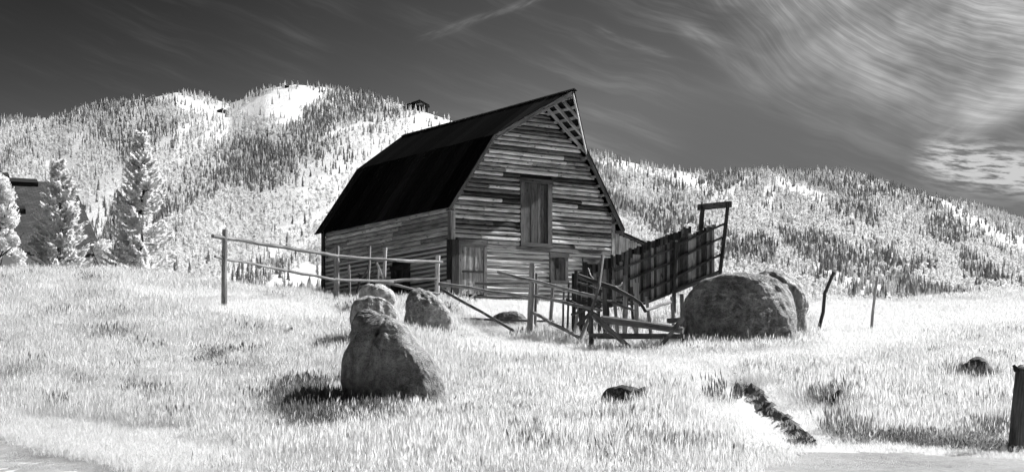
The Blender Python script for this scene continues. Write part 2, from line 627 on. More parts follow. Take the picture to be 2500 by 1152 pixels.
def grid_mesh(name, xs, ys, zf, mat, kind='structure', keep=None):
    X, Y = np.meshgrid(xs, ys)
    Z = zf(X, Y)
    nx, ny = len(xs), len(ys)
    V = np.stack([X.ravel(), Y.ravel(), Z.ravel()], 1)
    i = np.arange(nx * ny).reshape(ny, nx)
    Fq = np.stack([i[:-1, :-1], i[:-1, 1:], i[1:, 1:], i[1:, :-1]], -1).reshape(-1, 4)
    if keep is not None:
        kf = keep(V[Fq].mean(1)[:, 0], V[Fq].mean(1)[:, 1])
        Fq = Fq[kf]
        used = np.unique(Fq)
        remap = np.full(len(V), -1)
        remap[used] = np.arange(len(used))
        V, Fq = V[used], remap[Fq]
    me = bpy.data.meshes.new(name)
    me.vertices.add(len(V))
    me.vertices.foreach_set('co', V.astype(np.float32).ravel())
    me.loops.add(len(Fq) * 4)
    me.loops.foreach_set('vertex_index', Fq.astype(np.int32).ravel())
    me.polygons.add(len(Fq))
    me.polygons.foreach_set('loop_start', np.arange(0, len(Fq) * 4, 4, dtype=np.int32))
    me.polygons.foreach_set('loop_total', np.full(len(Fq), 4, np.int32))
    me.polygons.foreach_set('use_smooth', np.ones(len(Fq), bool))
    me.update(calc_edges=True)
    me.validate()
    me.materials.append(mat)
    o = bpy.data.objects.new(name, me)
    COL.objects.link(o)
    o['kind'] = kind
    return o


xs = np.unique(np.r_[np.arange(-110, -26, 3.0), np.arange(-26, 26, 0.3), np.arange(26, 111, 3.0)])
ys = np.unique(np.r_[np.arange(-40, 18, 2.0), np.arange(18, 62, 0.22), np.arange(62, 100, 0.6), np.arange(100, 400, 6.0)])
def ground_far(x, y):
    return np.where(y > 128, 3.3 + 0 * x, ground(x, np.minimum(y, 128)))
tag(grid_mesh('meadow_ground', xs, ys, ground_far, SOIL), 'pale sloping meadow ground under the grass')
rx_ = np.arange(-40, 40, 0.25)
ry_g = np.arange(-10, 40, 0.2)
tag(grid_mesh('dirt_road', rx_, ry_g, lambda x, y: ground(x, y) + 0.012, DIRT,
              keep=lambda x, y: (y < road_y(x) - 0.12 + 0.35 * fbm(x * 1.3, y * 1.3, 30, 3))), 'light grey dirt road crossing the lower corners')

# bare dark earth along the trail and the road verge
EARTH = make_simple('dark_earth', 0.10, 0.06, 6.0, 0.95, 0.05)
def strip(name, pix, w0, w1, label, seed):
    ctr = [hit(x, y, ground) for x, y in pix]
    pts = []
    for a, b in zip(ctr[:-1], ctr[1:]):
        k = max(2, int((b - a).length / .12))
        pts += [a.lerp(b, i / k) for i in range(k)]
    pts.append(ctr[-1])
    r = random.Random(seed)
    mb = MB()
    cols = 5
    for i, p in enumerate(pts):
        t = (pts[min(i + 1, len(pts) - 1)] - pts[max(i - 1, 0)]).normalized()
        sd = Vector((t.y, -t.x, 0)).normalized()
        f_ = i / (len(pts) - 1)
        wd = lerp(w0, w1, f_) * (1 + 1.1 * float(fbm(np.array([i * .23]), np.array([seed * 1.7]), 5, 3)[0])) * min(1, .25 + 8 * min(f_, 1 - f_))
        of = .10 * float(fbm(np.array([i * .15]), np.array([seed * 2.9]), 8, 3)[0])
        for c in range(cols):
            q = p + sd * ((c / (cols - 1) - .5) * wd + of)
            e_ = 1 - abs(c - 2) / 2
            mb.v.append(Vector((q.x, q.y, gz(q.x, q.y) + .012 + e_ * r.uniform(.02, .16))))
    for i in range(len(pts) - 1):
        for c in range(cols - 1):
            k = i * cols + c
            mb.face((k, k + 1, k + 1 + cols, k + cols))
    o = mb.build(name, EARTH, None)
    return tag(o, label, kind='structure')


strip('trail', [(1788, 922), (1822, 946), (1848, 966), (1862, 985), (1868, 1005), (1905, 1040), (1950, 1068), (1990, 1092)], .26, .34, 'narrow dark earth trail winding down to the road', 1)

# ------------------------------------------------------------------ the hills
RIDGE = [(-900, 360), (-500, 325), (-200, 305), (0, 293), (120, 294), (180, 272), (240, 256), (375, 238), (430, 226), (500, 236), (560, 254), (600, 240), (650, 217), (720, 207), (790, 213),
         (900, 232), (1000, 262), (1135, 306), (1250, 345), (1400, 372), (1445, 376), (1600, 410), (1745, 430), (1850, 418), (1930, 422), (2060, 420), (2200, 462), (2400, 510),
         (2500, 540), (2800, 640), (3300, 700)]
def ridge(x):
    return np.interp(x, [p[0] for p in RIDGE], [p[1] for p in RIDGE])


BASE_PY = 778.0
def spur(x, y):
    """Spurs (negative) and gullies (positive) that run down the hills, about -0.6 to 0.6."""
    left = np.clip((1400 - x) / 300, 0, 1)
    cl, sl = np.cos(0.46), np.sin(0.46)
    wx, wy = x + 40 * vnoise(x / 120, y / 120, 17), y + 26 * vnoise(x / 110, y / 110, 18)
    ul, vl = wx * cl - wy * sl, wx * sl + wy * cl      # left-hand spurs rise to the right
    ur, vr = wx * cl + wy * sl, -wx * sl + wy * cl     # right-hand spurs fall to the right
    return left * fbm(ul / 520, vl / 105, 40, 3) + (1 - left) * fbm(ur / 560, vr / 70, 44, 3)


def hill_depth(x, y):
    """Distance of the hillside along each line of sight."""
    x, y = np.asarray(x, float), np.asarray(y, float)
    dr = np.interp(x, [900, 1500], [3800.0, 2500.0])
    t = np.clip((BASE_PY - y) / (BASE_PY - ridge(x)), 0, 1.05)
    d = 170.0 * (dr / 170.0) ** (t ** 0.72)
    ro = fbm(x / 130, y / 60, 48, 3)
    win = np.clip(t * 5, 0, 1)
    return d * (1 + win * (0.085 * spur(x, y) + 0.020 * ro))


RUNS = [[(598, 262), (640, 232), (690, 214), (745, 212), (795, 232), (775, 246), (735, 262), (735, 292), (704, 316), (680, 302), (690, 282), (640, 288), (590, 278)],
        [(470, 300), (525, 274), (548, 278), (470, 316), (400, 356), (372, 372), (384, 352), (428, 322)],
        [(800, 322), (930, 290), (948, 285), (900, 310), (812, 338)],
        [(150, 330), (240, 318), (232, 345), (170, 385), (180, 345)],
        [(990, 285), (1030, 280), (1090, 295), (1140, 300), (1140, 330), (1060, 330), (1005, 320)], [(380, 235), (430, 232), (560, 262), (540, 290), (420, 262)],
        [(540, 680), (690, 592), (728, 592), (660, 640), (600, 720), (540, 720)], [(650, 690), (740, 640), (800, 650), (800, 720), (650, 720)],
        [(1636, 422), (1694, 434), (1702, 448), (1672, 452)], [(1768, 474), (1826, 428), (1852, 428), (1790, 478)],
        [(1868, 444), (1892, 460), (1886, 512), (1862, 512)], [(1440, 385), (1520, 395), (1600, 424), (1560, 424), (1450, 400)],
        [(2245, 466), (2300, 486), (2400, 540), (2560, 610), (2560, 634), (2440, 590), (2330, 530)],
        [(1880, 425), (2010, 470), (2020, 500), (1900, 460)], [(200, 520), (250, 500), (280, 560), (230, 610)], [(640, 570), (800, 512), (880, 450), (870, 478), (770, 548), (660, 585)],
        [(2000, 640), (2140, 690), (2230, 735), (2100, 735), (1960, 665)], [(100, 395), (170, 375), (200, 400), (120, 430)]]
def open_mask(x, y):
    """1 on the main ski run, less on grassy clearings, 0 in the woods."""
    m_ = np.zeros(np.broadcast(x, y).shape)
    jx, jy = x + 15 * fbm(x / 26, y / 18, 50, 3), y + 10 * fbm(x / 26, y / 18, 53, 3)
    for k, p in enumerate(RUNS):
        m_ = np.maximum(m_, np.where(inpoly(jx, jy, p), 1.0 if k in (0, 7) else .62, 0))
    return m_


def hill_point(x, y):
    d = hill_depth(x, y)
    return (x - CX) / F * d, d, EYE + (HY - y) / F * d


hx = np.arange(-900, 3301, 10.0)
ht = np.r_[np.linspace(0, 1, 150)]
HXg, HT = np.meshgrid(hx, ht)
HYg = BASE_PY + (ridge(HXg) - BASE_PY) * HT
hX, hD, hZ = hill_point(HXg, HYg)
back = []
for k, dz_ in ((1.06, 0.02), (1.2, 0.16), (1.6, 0.6)):
    back.append((hX[-1] * k, hD[-1] * k, hZ[-1] * (1 - dz_)))
hX = np.vstack([hX] + [b[0][None] for b in back])
hD = np.vstack([hD] + [b[1][None] for b in back])
hZ = np.vstack([hZ] + [b[2][None] for b in back])
V = np.stack([hX.ravel(), hD.ravel(), hZ.ravel()], 1)
ny, nx = hX.shape
ii = np.arange(nx * ny).reshape(ny, nx)
Fq = np.stack([ii[:-1, :-1], ii[:-1, 1:], ii[1:, 1:], ii[1:, :-1]], -1).reshape(-1, 4)
me = bpy.data.meshes.new('hills')
me.vertices.add(len(V))
me.vertices.foreach_set('co', V.astype(np.float32).ravel())
me.loops.add(len(Fq) * 4)
me.loops.foreach_set('vertex_index', Fq.astype(np.int32).ravel())
me.polygons.add(len(Fq))
me.polygons.foreach_set('loop_start', np.arange(0, len(Fq) * 4, 4, dtype=np.int32))
me.polygons.foreach_set('loop_total', np.full(len(Fq), 4, np.int32))
me.polygons.foreach_set('use_smooth', np.ones(len(Fq), bool))
me.update(calc_edges=True)
opn = np.zeros((ny, nx), np.float32)
opn[:len(ht)] = np.maximum(open_mask(HXg, HYg), .35 * np.clip(-.12 - spur(HXg, HYg), 0, .2) / .2)
att = me.attributes.new('open', 'FLOAT', 'POINT')
att.data.foreach_set('value', opn.ravel())
me.materials.append(HILL)
hills = bpy.data.objects.new('hills', me)
COL.objects.link(hills)
tag(hills, 'forested ski hills rising behind the barn', kind='structure')


# ------------------------------------------------------------------ instancing (uncountable stuff only)
def proto(name, verts, faces, mat, smooth=False):
    me = bpy.data.meshes.new(name)
    me.from_pydata([tuple(v) for v in verts], [], faces)
    for mm in (mat if isinstance(mat, (list, tuple)) else [mat]):
        me.materials.append(mm)
    me.update()
    return me


def scatter(name, pos, rot, scl, idx, meshes, label, cat=None):
    """One object: a cloud of points on which a geometry-node tree places copies of the given meshes."""
    src = bpy.data.collections.new(name + '_source')
    for k, me in enumerate(meshes):
        o = bpy.data.objects.new('%s_source_%02d' % (name, k), me)
        src.objects.link(o)
    me = bpy.data.meshes.new(name)
    n = len(pos)
    me.vertices.add(n)
    me.vertices.foreach_set('co', np.asarray(pos, np.float32).ravel())
    for nm, ty, dat, key in (('rot', 'FLOAT_VECTOR', rot, 'vector'), ('scl', 'FLOAT_VECTOR', scl, 'vector'), ('idx', 'INT', idx, 'value')):
        a = me.attributes.new(nm, ty, 'POINT')
        a.data.foreach_set(key, np.asarray(dat, np.int32 if ty == 'INT' else np.float32).ravel())
    o = bpy.data.objects.new(name, me)
    COL.objects.link(o)
    tag(o, label, cat, kind='stuff')
    ng = bpy.data.node_groups.new(name, 'GeometryNodeTree')
    ng.interface.new_socket('Geometry', in_out='INPUT', socket_type='NodeSocketGeometry')
    ng.interface.new_socket('Geometry', in_out='OUTPUT', socket_type='NodeSocketGeometry')
    gi, go = ng.nodes.new('NodeGroupInput'), ng.nodes.new('NodeGroupOutput')
    ci = ng.nodes.new('GeometryNodeCollectionInfo')
    ci.inputs['Collection'].default_value = src
    ci.inputs['Separate Children'].default_value = True
    ci.inputs['Reset Children'].default_value = True
    ip = ng.nodes.new('GeometryNodeInstanceOnPoints')
    ip.inputs['Pick Instance'].default_value = True
    m2p = ng.nodes.new('GeometryNodeMeshToPoints')

    def named(nm, ty):
        a = ng.nodes.new('GeometryNodeInputNamedAttribute')
        a.data_type = ty
        a.inputs['Name'].default_value = nm
        return a.outputs['Attribute']
    ng.links.new(gi.outputs[0], m2p.inputs['Mesh'])
    ng.links.new(m2p.outputs[0], ip.inputs['Points'])
    ng.links.new(ci.outputs[0], ip.inputs['Instance'])
    ng.links.new(named('idx', 'INT'), ip.inputs['Instance Index'])
    e2r = ng.nodes.new('FunctionNodeEulerToRotation')
    ng.links.new(named('rot', 'FLOAT_VECTOR'), e2r.inputs[0])
    ng.links.new(e2r.outputs[0], ip.inputs['Rotation'])
    ng.links.new(named('scl', 'FLOAT_VECTOR'), ip.inputs['Scale'])
    ng.links.new(ip.outputs[0], go.inputs[0])
    md = o.modifiers.new('scatter', 'NODES')
    md.node_group = ng
    return o


# far trees, one metre tall before scaling
def conifer_mesh(seed, mat=None):
    r = random.Random(seed)
    v, f = [], []
    tiers = 9
    for k in range(tiers):
        z0 = 0.06 + 0.86 * k / tiers
        z1 = z0 + 0.20
        rad_ = 0.17 * (1 - (k / tiers) ** 1.15) + 0.012
        n = 9
        c = len(v)
        v.append((r.uniform(-.01, .01), r.uniform(-.01, .01), min(z1, 1.0)))
        ph = r.random() * 6.28
        for i in range(n):
            a = ph + 6.2832 * i / n
            q = rad_ * (r.uniform(0.55, 1.25) if i % 2 else r.uniform(0.35, 0.8))
            v.append((math.cos(a) * q, math.sin(a) * q, z0 + r.uniform(-.03, .03)))
        for i in range(n):
            f.append((c, c + 1 + i, c + 1 + (i + 1) % n))
    c = len(v)
    for z, q in ((0, .022), (0.25, .014)):
        for i in range(4):
            v.append((math.cos(1.57 * i) * q, math.sin(1.57 * i) * q, z))
    for i in range(4):
        f.append((c + i, c + (i + 1) % 4, c + 4 + (i + 1) % 4, c + 4 + i))
    me = proto('conifer', v, f, [mat or CONIF, BARK])
    for p in list(me.polygons)[-4:]:
        p.material_index = 1
    return me


def aspen_mesh(seed, n=120, wide=0.30, low=0.30):
    """Far leafy crown: rounded clumps of foliage with loose leaf sprays round them."""
    r = random.Random(seed)
    v, f = [], []
    cl = [(r.uniform(-.13, .13), r.uniform(-.13, .13), r.uniform(low + .12, 0.84), r.uniform(.10, .17)) for _ in range(7)]
    k = wide / 0.30
    ns = len(f)
    for _ in range(n):
        cx, cy_, cz, cr = r.choice(cl)
        d = Vector((r.gauss(0, 1), r.gauss(0, 1), r.gauss(0, 1))).normalized() * r.uniform(.55, 1)
        p = Vector(((cx + d.x * cr * 1.08) * k, (cy_ + d.y * cr * 1.08) * k, max(cz + d.z * cr * 1.15, low * .5)))
        a = d.cross(Vector((r.uniform(-1, 1), r.uniform(-1, 1), r.uniform(-1, 1)))).normalized()
        b = (d.cross(a) + d * r.uniform(-.5, .5)).normalized()
        s = r.uniform(.04, .068)
        c = len(v)
        v += [p + a * s, p + b * s, p - a * s, p - b * s]
        f.append((c, c + 1, c + 2, c + 3))
    nf = len(f)
    c = len(v)
    for z, q in ((0, .018), (0.6, .01)):
        for i in range(4):
            v.append((math.cos(1.57 * i) * q, math.sin(1.57 * i) * q, z))
    for i in range(4):
        f.append((c + i, c + (i + 1) % 4, c + 4 + (i + 1) % 4, c + 4 + i))
    me = proto('aspen', v, f, [ASPEN, BARK])
    for i, p in enumerate(me.polygons):
        p.use_smooth = i < ns
        p.material_index = 1 if i >= nf else 0
    return me


CON = [conifer_mesh(100 + i) for i in range(5)]
SHADED_CON = [conifer_mesh(130 + i, CONIF_SHADE) for i in range(4)]
ASP = [aspen_mesh(200 + i) for i in range(4)]
BSH = [aspen_mesh(300 + i, 60, 0.5, 0.05) for i in range(3)]

NT_ = 118000
tx = rng.uniform(-500, 3090, NT_)
ty = ridge(tx) + (BASE_PY - 30 - ridge(tx)) * rng.random(NT_)
opv = open_mask(tx, ty)
op_ = opv > 0
spv = spur(tx, ty) + .10 * fbm(tx / 34, ty / 20, 61, 2)
high = np.clip((BASE_PY - ty) / (BASE_PY - ridge(tx)), 0, 1)
near_ridge = ty - ridge(tx)
topf = np.clip((high - .62) / .2, 0, 1)
_t = np.clip((spv + .06) / .26, 0, 1)
pcon = np.clip(.07 + .85 * _t * _t * (3 - 2 * _t) + .45 * topf + .3 * (near_ridge < 24), 0.03, 1)
dens = np.clip(.52 + .38 * high + 1.3 * spv, .14, 1)
keep = (~op_) | (rng.random(NT_) < 0.02 + 0.13 * (opv < .9) + 0.14 * (fbm(tx / 26, ty / 12, 77 % 60, 2) > .25))
keep &= rng.random(NT_) < dens
tx, ty, spv, high, pcon, near_ridge, op_ = [a[keep] for a in (tx, ty, spv, high, pcon, near_ridge, op_)]
n = len(tx)
DARKZ = [[(130, 282), (240, 254), (370, 244), (392, 280), (300, 298), (140, 300)], [(200, 315), (470, 296), (510, 306), (400, 352), (330, 425), (250, 335)],
         [(560, 372), (700, 352), (830, 334), (890, 384), (720, 470), (600, 485), (560, 425)], [(740, 235), (1000, 268), (960, 290), (830, 314), (740, 336)], [(180, 520), (300, 470), (330, 560), (260, 600)],
         [(2060, 430), (2200, 462), (2350, 505), (2330, 528), (2200, 498), (2060, 474)], [(1900, 540), (2050, 600), (2130, 655), (2050, 664), (1900, 604)], [(2230, 520), (2330, 560), (2390, 606), (2250, 594)],
         [(1620, 424), (1760, 444), (1740, 484), (1640, 474)], [(1540, 495), (1700, 525), (1750, 566), (1600, 566)], [(1780, 566), (1900, 640), (1910, 664), (1780, 644)], [(2100, 566), (2260, 644), (2240, 684), (2100, 624)],
         [(2350, 640), (2500, 690), (2500, 720), (2350, 690)], [(1990, 480), (2090, 500), (2140, 545), (2050, 530)]]
PALEZ = [[(80, 304), (150, 294), (235, 334), (180, 364), (90, 374)], [(370, 390), (560, 382), (570, 480), (400, 505)], [(620, 314), (790, 334), (760, 352), (560, 348)], [(1455, 385), (1640, 442), (1730, 486), (1500, 455)],
         [(1880, 440), (2010, 480), (2120, 545), (2010, 520), (1890, 480)], [(1760, 480), (1900, 540), (2080, 640), (2230, 720), (2150, 730), (1950, 630), (1770, 530)], [(2150, 620), (2400, 690), (2480, 720), (2300, 720)],
         [(880, 400), (990, 340), (1050, 320), (940, 420), (830, 510), (770, 560), (800, 470)], [(430, 560), (640, 520), (760, 560), (640, 590), (480, 640)], [(0, 360), (110, 350), (150, 400), (20, 420)]]
jx, jy = tx + 90 * fbm(tx / 60, ty / 40, 30, 3) + rng.normal(0, 9, n), ty + 44 * fbm(tx / 60, ty / 40, 33, 3) + rng.normal(0, 6, n)
dark = np.zeros(n, bool)
pale = np.zeros(n, bool)
for p in DARKZ: dark |= inpoly(jx, jy, p)
for p in PALEZ: pale |= inpoly(jx, jy, p)
pcon = np.where(dark, np.maximum(.82, pcon), np.where(pale, pcon * .4, pcon))
typ = np.where(rng.random(n) < pcon, 0, np.where(rng.random(n) < 0.72 - 0.4 * (high < .35), 1, 2))
typ = np.where(op_, 0, np.where(pale & (typ == 2) & (rng.random(n) < .6), 1, typ))
hp = np.where(typ == 0, rng.uniform(0.55, 1.25, n) * (18 + 24 * (1 - high) ** 1.3), np.where(typ == 1, rng.uniform(.65, 1.2, n) * (11 + 18 * (1 - high)), rng.uniform(.6, 1.2, n) * (7 + 11 * (1 - high))))
hX, hD, hZ = hill_point(tx, ty)
Hm = hp * hD / F
wid = np.where(typ == 0, rng.uniform(0.75, 1.15, n), np.where(typ == 1, rng.uniform(.9, 1.4, n), rng.uniform(1.1, 1.9, n)))
pos = np.stack([hX, hD, hZ - Hm * 0.05], 1)
scl = np.stack([Hm * wid, Hm * wid, Hm], 1)
rot = np.stack([rng.normal(0, .03, n), rng.normal(0, .03, n), rng.uniform(0, 6.28, n)], 1)
shadep = rng.random(n) < np.where(dark, .74, np.where(op_, .5, np.clip(.22 + 1.9 * spv, .06, .85)))  # share of conifers with painted-in shade, highest in gullies and dark stands
idx = np.where(typ == 0, np.where(shadep, 12 + rng.integers(0, 4, n), rng.integers(0, 5, n)), np.where(typ == 1, 5 + rng.integers(0, 4, n), 9 + rng.integers(0, 3, n)))
inview = (tx > 8) & (tx < 2492)
inview &= ~((tx > 770) & (tx < 1700)) & ~((tx < 470) & (ty > 400)) & ~((tx > 1640) & (tx < 1980) & (ty > 480)) & (ty < np.where(tx < 800, 690, 728))
solo = np.zeros(n, bool)
for k, cnt in ((0, 150), (1, 130)):
    c_ = np.where((typ == k) & inview, hp, -1)
    solo[np.argsort(-c_)[:cnt]] = True
ALLM = CON + ASP + BSH + SHADED_CON
scatter('hillside_forest', pos[~solo], rot[~solo], scl[~solo], idx[~solo], ALLM, 'mass of pale conifers and aspens covering the hills')
for i in np.where(solo)[0]:
    o = bpy.data.objects.new('hillside_conifer' if typ[i] == 0 else 'hillside_aspen', ALLM[idx[i]])
    COL.objects.link(o)
    o.location, o.rotation_euler, o.scale = pos[i], rot[i], scl[i]
    side = 'left' if tx[i] < 1000 else 'right'
    if typ[i] == 0:
        tag(o, 'slender pale conifer low on the hillside %s of the barn' % side, 'tree', 'conifers low on the %s hillside' % side)
    else:
        tag(o, 'round pale leafy tree low on the hillside %s of the barn' % side, 'tree', 'leafy trees low on the %s hillside' % side)


# buildings on the mountain
def far_house(x, y, wpx, hpx, label, name='mountain_lodge', wings=1):
    X, D, Z = [float(a) for a in hill_point(np.array([x]), np.array([y]))]
    D *= 0.99
    X, Z = (x - CX) / F * D, EYE + (HY - y) / F * D
    s = D / F
    w, h, dep = wpx * s, hpx * s, wpx * s * 0.6
    root = empty(name, (X, D, Z), label, 'house')
    mb = MB()
    v = [(-w / 2, 0, -h * .4), (w / 2, 0, -h * .4), (w / 2, dep, -h * .4), (-w / 2, dep, -h * .4), (-w / 2, 0, h * .5), (w / 2, 0, h * .5), (w / 2, dep, h * .5), (-w / 2, dep, h * .5)]
    mb.v = [Vector(p) + root.location for p in v]
    for q in ((0, 1, 5, 4), (1, 2, 6, 5), (2, 3, 7, 6), (3, 0, 4, 7)): mb.face(q)
    mb.build('wall', IRON, root)
    mb = MB()
    e = w * .07
    v = [(-w / 2 - e, -e, h * .45), (w * .12, -e, h), (w / 2 + e, -e, h * .45), (-w / 2 - e, dep + e, h * .45), (w * .12, dep + e, h), (w / 2 + e, dep + e, h * .45),
         (-w / 2 - e, -e, h * .38), (w * .12, -e, h * .9), (w / 2 + e, -e, h * .38), (-w / 2 - e, dep + e, h * .38), (w * .12, dep + e, h * .9), (w / 2 + e, dep + e, h * .38)]
    mb.v = [Vector(p) + root.location for p in v]
    for q in ((0, 1, 4, 3), (1, 2, 5, 4), (6, 9, 10, 7), (7, 10, 11, 8), (0, 6, 7, 1), (1, 7, 8, 2), (3, 4, 10, 9), (4, 5, 11, 10), (0, 3, 9, 6), (2, 8, 11, 5)): mb.face(q)
    mb.build('roof', DARK, root)
    for k in range(3):
        mb = MB()
        xx = -w * .35 + k * w * .3
        mb.v = [Vector(p) + root.location for p in ((xx, -0.05 * w, -h * .1), (xx + w * .14, -0.05 * w, -h * .1), (xx + w * .14, -0.05 * w, h * .3), (xx, -0.05 * w, h * .3),
                                                     (xx, 0.02 * w, -h * .1), (xx + w * .14, 0.02 * w, -h * .1), (xx + w * .14, 0.02 * w, h * .3), (xx, 0.02 * w, h * .3))]
        for q in ((0, 1, 2, 3), (0, 4, 5, 1), (1, 5, 6, 2), (2, 6, 7, 3), (3, 7, 4, 0)): mb.face(q)
        mb.build('window', DARK, root)


far_house(1018, 268, 54, 24, 'dark gabled lodge on the ridge left of the barn roof peak')
far_house(541, 274, 22, 9, 'small dark lodge at the top of the narrow ski run')
far_house(700, 213, 10, 7, 'tiny dark hut on the summit above the white ski run', 'summit_hut')

# ------------------------------------------------------------------ the barn
BA = Vector((-2.43, 66.0, 3.88))             # near corner at the ground
GU, LV = Vector((0.755, 0.656, 0)), Vector((-0.656, 0.755, 0))
TILT = 0.064                                 # the old barn has sunk towards its far end
W_, L_ = 9.05, 8.97
def B(u, v, z):
    return BA + GU * u + LV * v + Vector((0, 0, z - TILT * v))


OUT = -LV                                    # out of the gable wall, towards the camera's right
barn = empty('barn', BA, 'old log barn with a black gambrel roof and a pointed hay hood', 'barn')
ROOFP = [(-0.42, 3.50), (1.90, 6.56), (4.52, 8.32), (7.15, 6.37), (9.42, 3.04)]
EDGE_V, HOOD_V, REAR_V = -0.40, -2.36, 9.15
def roof_z(u):
    return float(np.interp(u, [p[0] for p in ROOFP], [p[1] for p in ROOFP]))
def gable_limits(z):
    """Range of u inside the gable, under the roof, at height z."""
    zz = z + 0.12
    lo = 0.0 if zz < roof_z(0) else float(np.interp(zz, [ROOFP[0][1], ROOFP[1][1], ROOFP[2][1]], [ROOFP[0][0], ROOFP[1][0], ROOFP[2][0]]))
    hi = W_ if zz < roof_z(W_) else float(np.interp(zz, [ROOFP[4][1], ROOFP[3][1], ROOFP[2][1]], [ROOFP[4][0], ROOFP[3][0], ROOFP[2][0]]))
    return max(lo, 0.0), min(hi, W_)


# backing walls behind the siding
def wall_poly(pts, name='wall', mat=None):
    mb = MB()
    mb.v = [Vector(p) for p in pts]
    mb.face(range(len(pts)), [(p[0] * 0.1, p[2] * 0.1) for p in pts])
    return mb.build(name, mat or DARK, barn)


iu = 0.06
wall_poly([B(iu, iu, -0.6), B(W_ - iu, iu, -0.6), B(W_ - iu, iu, roof_z(W_) - .15), B(7.1, iu, 6.2), B(4.52, iu, 8.15), B(1.95, iu, 6.35), B(iu, iu, roof_z(0) - .12)])
wall_poly([B(iu, iu, -0.6), B(iu, L_, -0.6), B(iu, L_, roof_z(0) - .12), B(iu, iu, roof_z(0) - .12)])
wall_poly([B(W_ - iu, iu, -0.6), B(W_ - iu, L_, -0.6), B(W_ - iu, L_, roof_z(W_) - .15), B(W_ - iu, iu, roof_z(W_) - .15)])
wall_poly([B(iu, L_, -0.6), B(W_ - iu, L_, -0.6), B(W_ - iu, L_, roof_z(W_) - .15), B(7.1, L_, 6.2), B(4.52, L_, 8.15), B(1.95, L_, 6.35), B(iu, L_, roof_z(0) - .12)])


def siding(f, a0, a1, z0, z1, bulge, name, mat, tone, a0t=None, a1t=None, prof=None, wig=0.008):
    """One horizontal piece of siding on a wall; f(a, out, z) maps wall coordinates to the world."""
    a0t = a0 if a0t is None else a0t
    a1t = a1 if a1t is None else a1t
    prof = prof or [(0.0, 0.06), (0.60, 0.10), (1.0, 0.30), (0.95, 0.62), (0.55, 0.90), (0.0, 1.0)]
    n = max(2, min(7, int((a1 - a0) / 0.9) + 2))
    mb = MB()
    m_ = len(prof)
    uo, vo = random.random() * 30, random.random() * 9
    for i in range(n):
        t = i / (n - 1)
        dz = random.uniform(-wig, wig)
        bs = bulge * random.uniform(0.85, 1.15)
        for o_, h in prof:
            a = lerp(lerp(a0, a1, t), lerp(a0t, a1t, t), h)
            mb.v.append(f(a, o_ * bs, z0 + (z1 - z0) * h + dz))
    for i in range(n - 1):
        for k in range(m_ - 1):
            p = i * m_ + k
            ua, ub = lerp(a0, a1, i / (n - 1)) + uo, lerp(a0, a1, (i + 1) / (n - 1)) + uo
            va, vb = vo + prof[k][1] * (z1 - z0), vo + prof[k + 1][1] * (z1 - z0)
            mb.face((p, p + m_, p + m_ + 1, p + 1), [(ua, va), (ub, va), (ub, vb), (ua, vb)])
    mb.face(list(range(m_)))
    mb.face(list(range((n - 1) * m_, n * m_))[::-1])
    return mb.build(name, mat, barn, tone, smooth=False)


fg = lambda a, o_, z: B(a, -o_, z)           # gable wall
fl = lambda a, o_, z: B(-o_, a, z)           # long left wall

HOLES_G = [(3.60, 5.40, 2.16, 5.00), (-0.1, 1.80, -1, 2.34), (5.26, 6.32, 0.62, 1.92), (7.18, 8.22, 0.5, 1.74)]
HOLES_L = [(2.66, 3.98, 0.35, 1.60)]


def spans(a0, a1, z0, z1, holes):
    out_ = [(a0, a1)]
    for h0, h1, y0, y1 in holes:
        if z1 > y0 + 0.02 and z0 < y1 - 0.02:
            nx_ = []
            for s0, s1 in out_:
                if h1 <= s0 or h0 >= s1:
                    nx_.append((s0, s1))
                else:
                    if h0 > s0 + .05: nx_.append((s0, h0))
                    if h1 < s1 - .05: nx_.append((h1, s1))
            out_ = nx_
    return out_


CHPROF = [(0.0, 0.0), (1.25, 0.06), (0.75, 0.92), (0.0, 1.0)]
# lower storey: hewn logs with pale chinking between them
def log_rows(f, a0, a1, holes, ztop, pitch=0.186):
    z = -0.30
    k = 0
    while z < ztop - 0.05:
        for s0, s1 in spans(a0, a1, z, z + pitch, holes):
            tn = random.choice([.14, .20, .26, .34, .42])
            siding(f, s0, s1, z + 0.002, z + 0.106, 0.085, 'log', WOOD, tn * .7, wig=0.006)
            siding(f, s0, s1, z + 0.100, z + pitch + 0.006, 0.060, 'chinking', CHINK, 0.8, prof=CHPROF, wig=0.004)
        z += pitch
        k += 1
    return z


zt = log_rows(fg, 0.0, W_, HOLES_G, 1.92)
ztl = log_rows(fl, 0.12, L_ - 0.06, HOLES_L, 2.05)

# upper gable: slab siding of very mixed tone
tones = [.05, .09, .13, .18, .24, .31, .39, .48, .58, .70, .82]
z = zt + 0.01
row = 0
while z < 8.0:
    pitch = random.uniform(0.165, 0.205)
    lo0, hi0 = gable_limits(z)
    lo1, hi1 = gable_limits(z + pitch)
    if hi1 - lo1 < 0.25: break
    rowt = random.choice(tones)
    for s0, s1 in spans(lo0, hi0, z, z + pitch, HOLES_G):
        cuts = [s0]
        c = s0 + random.uniform(1.2, 5.0)
        while c < s1 - 0.7:
            cuts.append(c)
            c += random.uniform(1.6, 4.6)
        cuts.append(s1)
        for a, b in zip(cuts[:-1], cuts[1:]):
            tn = max(.045, (rowt if random.random() < .6 else random.choice(tones)) * random.uniform(.8, 1.2))
            if z > 6.6: tn *= 0.7  # shadow of the hay hood painted into the topmost slabs
            siding(fg, a + .006, b - .006, z + .010, z + pitch - .010, random.uniform(.075, .115), 'slab', WOOD, tn,
                   a0t=(lo1 if a == lo0 else a + .004), a1t=(hi1 if b == hi0 else b - .004))
    z += pitch
    row += 1
